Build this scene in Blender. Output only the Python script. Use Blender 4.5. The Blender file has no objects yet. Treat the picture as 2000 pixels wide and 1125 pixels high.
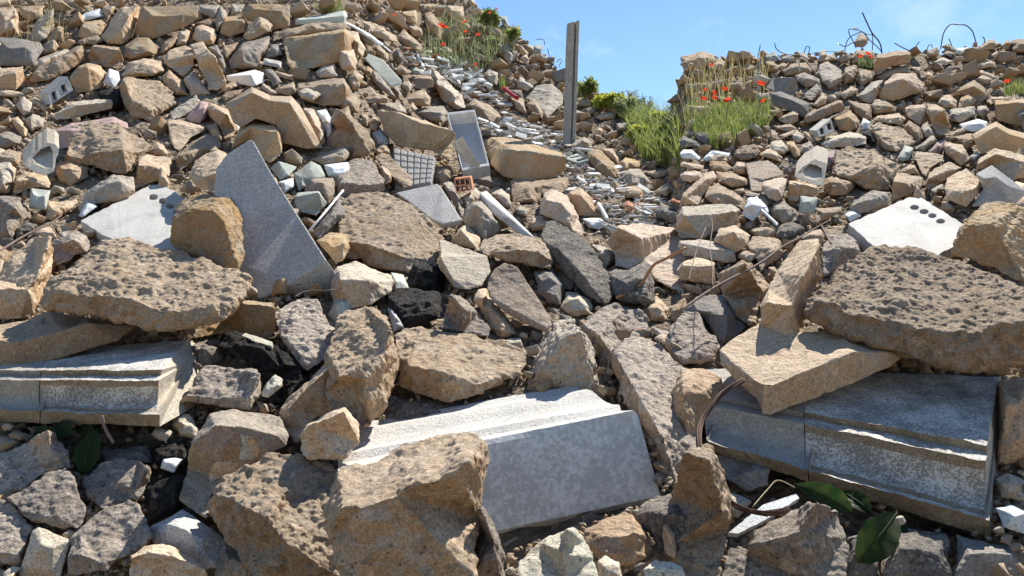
import bpy, bmesh, math, random
import numpy as np
from mathutils import Vector, Matrix, geometry

random.seed(7)
RNG = np.random.default_rng(7)
SC = bpy.context.scene
COL = SC.collection

# ------------------------------------------------------------------ camera, sky, sun, exposure
F = 1700.0                      # focal length in pixels of the 2000 px wide photograph
EYE = 1.1
cam_d = bpy.data.cameras.new('camera')
cam_d.sensor_width = 36.0
cam_d.lens = 36.0 * F / 2000.0
cam_d.clip_start = 0.05
cam_d.clip_end = 3000.0
cam = bpy.data.objects.new('camera', cam_d)
COL.objects.link(cam)
cam.location = (0, 0, EYE)
cam.rotation_euler = (math.radians(90), 0, 0)
SC.camera = cam

SUN_AZ, SUN_EL = math.radians(30), math.radians(48)     # azimuth from straight ahead towards the right
sd = Vector((math.sin(SUN_AZ) * math.cos(SUN_EL), math.cos(SUN_AZ) * math.cos(SUN_EL), math.sin(SUN_EL)))
sun_d = bpy.data.lights.new('sun', 'SUN')
sun_d.energy = 4.6
sun_d.angle = math.radians(0.5)
sun_d.color = (1.0, 0.95, 0.86)
sun = bpy.data.objects.new('sun', sun_d)
COL.objects.link(sun)
sun.rotation_euler = (-sd).to_track_quat('-Z', 'Y').to_euler()

W = bpy.data.worlds.new("World")
SC.world = W
W.use_nodes = True
nt = W.node_tree
nt.nodes.clear()
wo = nt.nodes.new('ShaderNodeOutputWorld')
bg = nt.nodes.new('ShaderNodeBackground')
sky = nt.nodes.new('ShaderNodeTexSky')
sky.sky_type = 'NISHITA'
sky.sun_disc = False
sky.sun_elevation = SUN_EL
sky.sun_rotation = SUN_AZ
sky.altitude = 300
sky.air_density = 1.0
sky.dust_density = 0.1
sky.ozone_density = 3.0
bg.inputs[1].default_value = 0.075
# thin wisps of cloud in the sky
tc = nt.nodes.new('ShaderNodeTexCoord')
mp = nt.nodes.new('ShaderNodeMapping')
mp.inputs['Scale'].default_value = (2.2, 2.2, 3.4)
mp.inputs['Location'].default_value = (0.35, 0.0, 0.2)
nz = nt.nodes.new('ShaderNodeTexNoise')
nz.inputs['Scale'].default_value = 2.6
nz.inputs['Detail'].default_value = 7
nz.inputs['Roughness'].default_value = 0.62
cr = nt.nodes.new('ShaderNodeValToRGB')
cr.color_ramp.elements[0].position = 0.52
cr.color_ramp.elements[0].color = (0, 0, 0, 1)
cr.color_ramp.elements[1].position = 0.86
cr.color_ramp.elements[1].color = (0.6, 0.6, 0.6, 1)
mx = nt.nodes.new('ShaderNodeMix')
mx.data_type = 'RGBA'
mx.inputs['B'].default_value = (7.5, 8.0, 8.6, 1)
hsv = nt.nodes.new('ShaderNodeHueSaturation')
hsv.inputs['Saturation'].default_value = 1.1
nt.links.new(tc.outputs['Generated'], mp.inputs['Vector'])
nt.links.new(mp.outputs[0], nz.inputs['Vector'])
nt.links.new(nz.outputs[0], cr.inputs[0])
nt.links.new(cr.outputs[0], mx.inputs['Factor'])
nt.links.new(sky.outputs[0], hsv.inputs['Color'])
nt.links.new(hsv.outputs[0], mx.inputs['A'])
nt.links.new(mx.outputs['Result'], bg.inputs[0])
nt.links.new(bg.outputs[0], wo.inputs[0])

SC.view_settings.view_transform = 'Standard'
SC.view_settings.look = 'None'
SC.view_settings.exposure = 1.08
SC.view_settings.gamma = 1.0
SC.view_settings.use_curve_mapping = False

# ------------------------------------------------------------------ tags and small helpers
def tag(o, label=None, cat=None, group=None, kind=None):
    if label: o['label'] = label
    if cat: o['category'] = cat
    if group: o['group'] = group
    if kind: o['kind'] = kind
    return o

def link(name, me, mat=None, parent=None, loc=None):
    o = bpy.data.objects.new(name, me)
    COL.objects.link(o)
    if mat is not None and me is not None:
        for m in (mat if isinstance(mat, (list, tuple)) else [mat]):
            me.materials.append(m)
    if loc is not None: o.location = loc
    if parent is not None: o.parent = parent
    return o

def empty(name, loc):
    o = bpy.data.objects.new(name, None)
    COL.objects.link(o)
    o.empty_display_size = 0.05
    o.location = loc
    return o

def mesh_from(name, verts, faces, smooth=False):
    me = bpy.data.meshes.new(name)
    me.from_pydata([tuple(v) for v in verts], [], faces)
    me.update()
    if smooth: me.polygons.foreach_set('use_smooth', [True] * len(me.polygons))
    return me

def P(u, v, d):
    """photograph direction + distance -> world point"""
    return Vector(((u - 1000.0) / F * d, d, EYE - (v - 562.5) / F * d))

# ------------------------------------------------------------------ the lie of the slope: distance of the pile along each direction
VT = [-80, 0, 100, 200, 250, 300, 400, 500, 600, 700, 850, 1000, 1125, 1250, 1500]
DL = [10.6, 9.5, 8.0, 6.6, 6.0, 5.4, 4.5, 3.8, 3.3, 2.9, 2.5, 2.2, 2.0, 1.8, 1.5]
DM = [13.2, 12.0, 10.5, 9.0, 8.0, 7.0, 5.2, 4.1, 3.4, 2.9, 2.4, 2.05, 1.8, 1.65, 1.4]
def sstep(a, b, x):
    t = np.clip((np.asarray(x, float) - a) / (b - a), 0, 1)
    return t * t * (3 - 2 * t)
def D(u, v):
    l = np.interp(v, VT, DL); m = np.interp(v, VT, DM)
    w = sstep(640, 900, u) * (1 - sstep(1300, 1342, u))
    w2 = sstep(560, 700, u) * (1 - sstep(1300, 1342, u))
    w = np.where(np.asarray(v) > 420, w2, w)
    r = l * (1 - w) + m * w
    return float(r) if np.ndim(r) == 0 else r
SKU = [-600, 600, 880, 930, 990, 1050, 1100, 1135, 1180, 1230, 1303, 1345, 1500, 1700, 1850, 1930, 2000, 2400]
SKV = [-80, -80, -40, 18, 58, 98, 142, 168, 186, 206, 238, 112, 110, 106, 99, 84, 78, 50]
def skyline(u): return np.interp(u, SKU, SKV)

# ------------------------------------------------------------------ vectorised noise
def _h(ix, iy, iz, s):
    n = (ix * 374761393 + iy * 668265263 + iz * 2147483647 + s * 974634777).astype(np.int64) & 0xffffffff
    n = ((n ^ (n >> 13)) * 1274126177) & 0xffffffff
    n = ((n ^ (n >> 16)) * 2246822519) & 0xffffffff
    return ((n ^ (n >> 15)) & 0xffffff) / float(0xffffff)
def vnoise(p, s=0):
    i = np.floor(p).astype(np.int64); f = p - i
    w = f * f * f * (f * (f * 6 - 15) + 10)
    r = 0
    for dx in (0, 1):
        for dy in (0, 1):
            for dz in (0, 1):
                k = (w[:, 0] if dx else 1 - w[:, 0]) * (w[:, 1] if dy else 1 - w[:, 1]) * (w[:, 2] if dz else 1 - w[:, 2])
                r = r + k * _h(i[:, 0] + dx, i[:, 1] + dy, i[:, 2] + dz, s)
    return r * 2 - 1
def fbm(p, o=3, s=0):
    r = 0; a = 1.0
    for k in range(o):
        r = r + a * vnoise(p * 2 ** k + k * 17.3, s + k); a *= 0.5
    return r
def worley(p, s=0):
    i = np.floor(p).astype(np.int64)
    best = np.full(len(p), 9.0)
    for dx in (-1, 0, 1):
        for dy in (-1, 0, 1):
            for dz in (-1, 0, 1):
                c = i + (dx, dy, dz)
                q = c + np.stack([_h(c[:, 0], c[:, 1], c[:, 2], s + k) for k in (1, 2, 3)], 1)
                best = np.minimum(best, ((q - p) ** 2).sum(1))
    return np.sqrt(best)

# ------------------------------------------------------------------ procedural materials
def N(t, kind, **kw):
    n = t.nodes.new(kind)
    for k, v in kw.items():
        if hasattr(n, k) and not isinstance(k, int): setattr(n, k, v)
    return n
def mix(t, blend, fac, a, b):
    n = t.nodes.new('ShaderNodeMix'); n.data_type = 'RGBA'; n.blend_type = blend
    for sock, val in (('Factor', fac), ('A', a), ('B', b)):
        if hasattr(val, 'is_linked') or hasattr(val, 'links'): t.links.new(val, n.inputs[sock])
        elif sock == 'Factor': n.inputs[sock].default_value = val
        else: n.inputs[sock].default_value = (*val, 1)
    return n.outputs['Result']
def ramp(t, src, stops):
    n = t.nodes.new('ShaderNodeValToRGB')
    e = n.color_ramp.elements
    while len(e) < len(stops): e.new(0.5)
    for el, (p, c) in zip(e, stops):
        el.position = p
        el.color = (c, c, c, 1) if not isinstance(c, tuple) else (*c, 1)
    t.links.new(src, n.inputs[0])
    return n.outputs[0]
def noise(t, vec, scale, detail=5, rough=0.6, dist=0.0):
    n = t.nodes.new('ShaderNodeTexNoise')
    n.inputs['Scale'].default_value = scale; n.inputs['Detail'].default_value = detail
    n.inputs['Roughness'].default_value = rough; n.inputs['Distortion'].default_value = dist
    t.links.new(vec, n.inputs['Vector'])
    return n.outputs[0]
def voro(t, vec, scale, feature='F1'):
    n = t.nodes.new('ShaderNodeTexVoronoi'); n.feature = feature
    n.inputs['Scale'].default_value = scale
    t.links.new(vec, n.inputs['Vector'])
    return n
def base_mat(name, rough=0.9, spec=0.25):
    m = bpy.data.materials.new(name); m.use_nodes = True
    t = m.node_tree
    b = t.nodes['Principled BSDF']
    b.inputs['Roughness'].default_value = rough
    b.inputs['Specular IOR Level'].default_value = spec * 0.6
    return m, t, b
def coords(t, jitter=True):
    c = t.nodes.new('ShaderNodeTexCoord')
    if not jitter: return c.outputs['Object']
    oi = t.nodes.new('ShaderNodeObjectInfo')
    ml = t.nodes.new('ShaderNodeMath'); ml.operation = 'MULTIPLY'; ml.inputs[1].default_value = 37.0
    t.links.new(oi.outputs['Random'], ml.inputs[0])
    ad = t.nodes.new('ShaderNodeVectorMath'); ad.operation = 'ADD'
    t.links.new(c.outputs['Object'], ad.inputs[0]); t.links.new(ml.outputs[0], ad.inputs[1])
    return ad.outputs[0]

def concrete(name, c1, c2, stain=(0.30, 0.20, 0.11), stain_amt=0.45, speck=0.35, speck_scale=95, pit=0.5, bump=0.5,
             patch=None, var=0.28, dust=0.25, side=0.0):
    """weathered concrete or stone: two tones in clouds, soil staining, aggregate grains, air holes"""
    m, t, b = base_mat(name)
    v = coords(t)
    big = noise(t, v, 5.0, 6, 0.62, 0.4)
    col = mix(t, 'MIX', ramp(t, big, [(0.34, 0.0), (0.66, 1.0)]), c1, c2)
    st = noise(t, v, 9.0, 7, 0.7, 0.8)
    col = mix(t, 'MIX', ramp(t, st, [(0.50, 0.0), (0.72, stain_amt)]), col, stain)
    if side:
        # rain-washed tops; ochre flanks and undersides mix clinging soil with painted-in warm bounce light
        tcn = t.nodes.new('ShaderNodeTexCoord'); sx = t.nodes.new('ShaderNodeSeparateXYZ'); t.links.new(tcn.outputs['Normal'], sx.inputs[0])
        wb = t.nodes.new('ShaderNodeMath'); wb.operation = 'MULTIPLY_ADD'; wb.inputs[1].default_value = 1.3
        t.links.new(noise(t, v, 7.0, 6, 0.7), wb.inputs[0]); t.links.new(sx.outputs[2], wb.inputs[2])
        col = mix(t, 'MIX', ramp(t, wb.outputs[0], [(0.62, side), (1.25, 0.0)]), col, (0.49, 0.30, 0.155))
    # dry dust in irregular films
    du = noise(t, v, 16.0, 6, 0.7)
    col = mix(t, 'MIX', ramp(t, du, [(0.53, 0.0), (0.61, dust)]), col, (0.55, 0.47, 0.37))
    if patch:
        pn = noise(t, v, 6.0, 6, 0.65, 1.2)
        col = mix(t, 'MIX', ramp(t, pn, [(0.60, 0.0), (0.65, 0.85)]), col, patch)
    g = voro(t, v, speck_scale)
    hs = t.nodes.new('ShaderNodeSeparateColor'); t.links.new(g.outputs['Color'], hs.inputs[0])
    gr = ramp(t, hs.outputs[0], [(0.0, 0.5), (0.14, 0.62), (0.2, 1.0), (0.84, 1.0), (0.9, 1.3), (1.0, 1.6)])
    col = mix(t, 'MULTIPLY', speck, col, gr)
    fine = noise(t, v, 210.0, 3, 0.7)
    col = mix(t, 'MULTIPLY', 0.75, col, ramp(t, fine, [(0.3, 0.40), (0.7, 1.5)]))
    pv = voro(t, v, 42.0)
    pitm = ramp(t, pv.outputs['Distance'], [(0.10, 0.0), (0.17, 1.0)])
    col = mix(t, 'MULTIPLY', pit, col, mix(t, 'MIX', pitm, (0.30, 0.25, 0.20), (1, 1, 1)))
    oi = t.nodes.new('ShaderNodeObjectInfo')
    hv = t.nodes.new('ShaderNodeHueSaturation')
    mr = t.nodes.new('ShaderNodeMapRange')
    mr.inputs['To Min'].default_value = 1 - var; mr.inputs['To Max'].default_value = 1 + var * 0.75
    t.links.new(oi.outputs['Random'], mr.inputs[0]); t.links.new(mr.outputs[0], hv.inputs['Value'])
    t.links.new(col, hv.inputs['Color']); t.links.new(hv.outputs[0], b.inputs['Base Color'])
    # bump: grains, fine grit, air holes
    b1 = t.nodes.new('ShaderNodeBump'); b1.inputs['Strength'].default_value = bump; b1.inputs['Distance'].default_value = 0.022
    t.links.new(noise(t, v, 75.0, 9, 0.75), b1.inputs['Height'])
    b2 = t.nodes.new('ShaderNodeBump'); b2.inputs['Strength'].default_value = bump * 0.6; b2.inputs['Distance'].default_value = 0.006
    t.links.new(g.outputs['Distance'], b2.inputs['Height']); t.links.new(b1.outputs[0], b2.inputs['Normal'])
    b3 = t.nodes.new('ShaderNodeBump'); b3.inputs['Strength'].default_value = 0.7 * pit; b3.inputs['Distance'].default_value = 0.006
    t.links.new(pitm, b3.inputs['Height']); t.links.new(b2.outputs[0], b3.inputs['Normal'])
    t.links.new(b3.outputs[0], b.inputs['Normal'])
    return m

def plain(name, c, rough=0.7, var=0.0, nscale=30.0, amt=0.35, bump=0.15, spec=0.3):
    m, t, b = base_mat(name, rough, spec)
    v = coords(t)
    n = noise(t, v, nscale, 6, 0.65)
    col = mix(t, 'MULTIPLY', amt, c, ramp(t, n, [(0.3, 0.35), (0.7, 1.35)]))
    if var:
        oi = t.nodes.new('ShaderNodeObjectInfo'); hv = t.nodes.new('ShaderNodeHueSaturation'); mr = t.nodes.new('ShaderNodeMapRange')
        mr.inputs['To Min'].default_value = 1 - var; mr.inputs['To Max'].default_value = 1 + var
        t.links.new(oi.outputs['Random'], mr.inputs[0]); t.links.new(mr.outputs[0], hv.inputs['Value'])
        t.links.new(col, hv.inputs['Color']); col = hv.outputs[0]
    t.links.new(col, b.inputs['Base Color'])
    bp = t.nodes.new('ShaderNodeBump'); bp.inputs['Strength'].default_value = bump; bp.inputs['Distance'].default_value = 0.008
    t.links.new(noise(t, v, nscale * 4, 6, 0.7), bp.inputs['Height']); t.links.new(bp.outputs[0], b.inputs['Normal'])
    return m

def foliage(name, c1, c2, scale=14.0):
    m, t, b = base_mat(name, 0.55, 0.3)
    v = coords(t, False)
    col = mix(t, 'MIX', ramp(t, noise(t, v, scale, 4), [(0.35, 0.0), (0.65, 1.0)]), c1, c2)
    t.links.new(col, b.inputs['Base Color'])
    tr = t.nodes.new('ShaderNodeBsdfTranslucent'); t.links.new(col, tr.inputs[0])
    ms = t.nodes.new('ShaderNodeMixShader'); ms.inputs[0].default_value = 0.55
    t.links.new(b.outputs[0], ms.inputs[1]); t.links.new(tr.outputs[0], ms.inputs[2])
    t.links.new(ms.outputs[0], t.nodes['Material Output'].inputs[0])
    return m

M = {
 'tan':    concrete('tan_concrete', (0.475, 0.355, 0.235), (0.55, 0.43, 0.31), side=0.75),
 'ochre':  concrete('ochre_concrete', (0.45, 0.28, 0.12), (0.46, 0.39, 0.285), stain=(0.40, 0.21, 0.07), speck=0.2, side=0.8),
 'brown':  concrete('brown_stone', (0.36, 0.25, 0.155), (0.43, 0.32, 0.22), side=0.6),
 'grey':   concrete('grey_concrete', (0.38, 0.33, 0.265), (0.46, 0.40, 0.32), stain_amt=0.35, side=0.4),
 'dgrey':  concrete('dark_grey_concrete', (0.21, 0.19, 0.17), (0.29, 0.265, 0.235), stain_amt=0.2, dust=0.15),
 'slate':  concrete('slate_grey_slab', (0.44, 0.425, 0.40), (0.53, 0.515, 0.485), stain_amt=0.3, speck=0.5, speck_scale=170, pit=0.25, bump=0.3, var=0.08, dust=0.4),
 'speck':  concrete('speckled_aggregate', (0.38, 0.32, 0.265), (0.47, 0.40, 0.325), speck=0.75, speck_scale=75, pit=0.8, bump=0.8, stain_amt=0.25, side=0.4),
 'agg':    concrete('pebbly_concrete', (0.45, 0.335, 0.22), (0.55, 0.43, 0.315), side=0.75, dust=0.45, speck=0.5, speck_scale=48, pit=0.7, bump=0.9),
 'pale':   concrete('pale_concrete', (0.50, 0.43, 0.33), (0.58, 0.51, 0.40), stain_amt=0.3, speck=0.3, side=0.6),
 'cream':  concrete('cream_concrete', (0.60, 0.55, 0.42), (0.68, 0.64, 0.52), stain_amt=0.2, speck=0.2, pit=0.8),
 'white':  concrete('white_plaster', (0.72, 0.71, 0.68), (0.80, 0.79, 0.76), stain_amt=0.15, speck=0.12, pit=0.3, bump=0.15, var=0.08, dust=0.15),
 'bluewhite': concrete('bluish_white_board', (0.58, 0.61, 0.61), (0.68, 0.70, 0.70), stain_amt=0.1, speck=0.15, pit=0.2, bump=0.15, var=0.08, dust=0.1),
 'greenish': concrete('greenish_grey_stone', (0.38, 0.41, 0.36), (0.47, 0.49, 0.43), stain_amt=0.2, speck=0.2, pit=0.3, bump=0.25),
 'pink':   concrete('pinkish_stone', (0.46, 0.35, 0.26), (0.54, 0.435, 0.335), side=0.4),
 'mauve':  concrete('mauve_tile', (0.36, 0.25, 0.23), (0.42, 0.30, 0.28), speck=0.15, pit=0.1, bump=0.2),
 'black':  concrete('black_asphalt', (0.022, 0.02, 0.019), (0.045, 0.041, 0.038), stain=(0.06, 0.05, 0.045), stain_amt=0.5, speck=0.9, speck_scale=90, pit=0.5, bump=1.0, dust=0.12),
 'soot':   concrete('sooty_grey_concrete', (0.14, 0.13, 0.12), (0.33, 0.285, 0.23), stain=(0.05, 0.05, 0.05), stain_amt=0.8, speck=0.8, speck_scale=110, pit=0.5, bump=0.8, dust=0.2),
 'red':    concrete('red_flecked_concrete', (0.37, 0.31, 0.25), (0.46, 0.40, 0.33), patch=(0.33, 0.10, 0.055), speck=0.6, bump=0.8),
 'redpatch': concrete('tan_concrete_with_brick', (0.46, 0.34, 0.20), (0.52, 0.42, 0.30), patch=(0.30, 0.085, 0.045)),
 'terra':  concrete('terracotta', (0.45, 0.16, 0.075), (0.52, 0.22, 0.11), stain_amt=0.1, speck=0.15, pit=0.1, bump=0.2, dust=0.3),
}
COLOUR_WORD = {'tan': 'tan', 'ochre': 'ochre', 'brown': 'brown', 'grey': 'grey', 'dgrey': 'dark grey', 'slate': 'slate grey',
  'speck': 'speckled grey', 'agg': 'pebbly tan', 'pale': 'pale', 'cream': 'cream', 'white': 'white', 'bluewhite': 'bluish white',
  'greenish': 'greenish grey', 'pink': 'pinkish', 'mauve': 'mauve', 'black': 'black', 'soot': 'sooty', 'red': 'red-flecked',
  'redpatch': 'tan', 'terra': 'terracotta'}
ROUGH = {'slate': 0.25, 'white': 0.25, 'bluewhite': 0.2, 'greenish': 0.35, 'mauve': 0.3, 'agg': 1.7, 'speck': 1.25, 'black': 1.5, 'soot': 1.3,
  'red': 1.6, 'terra': 0.3, 'ochre': 0.9, 'dgrey': 0.8}
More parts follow.
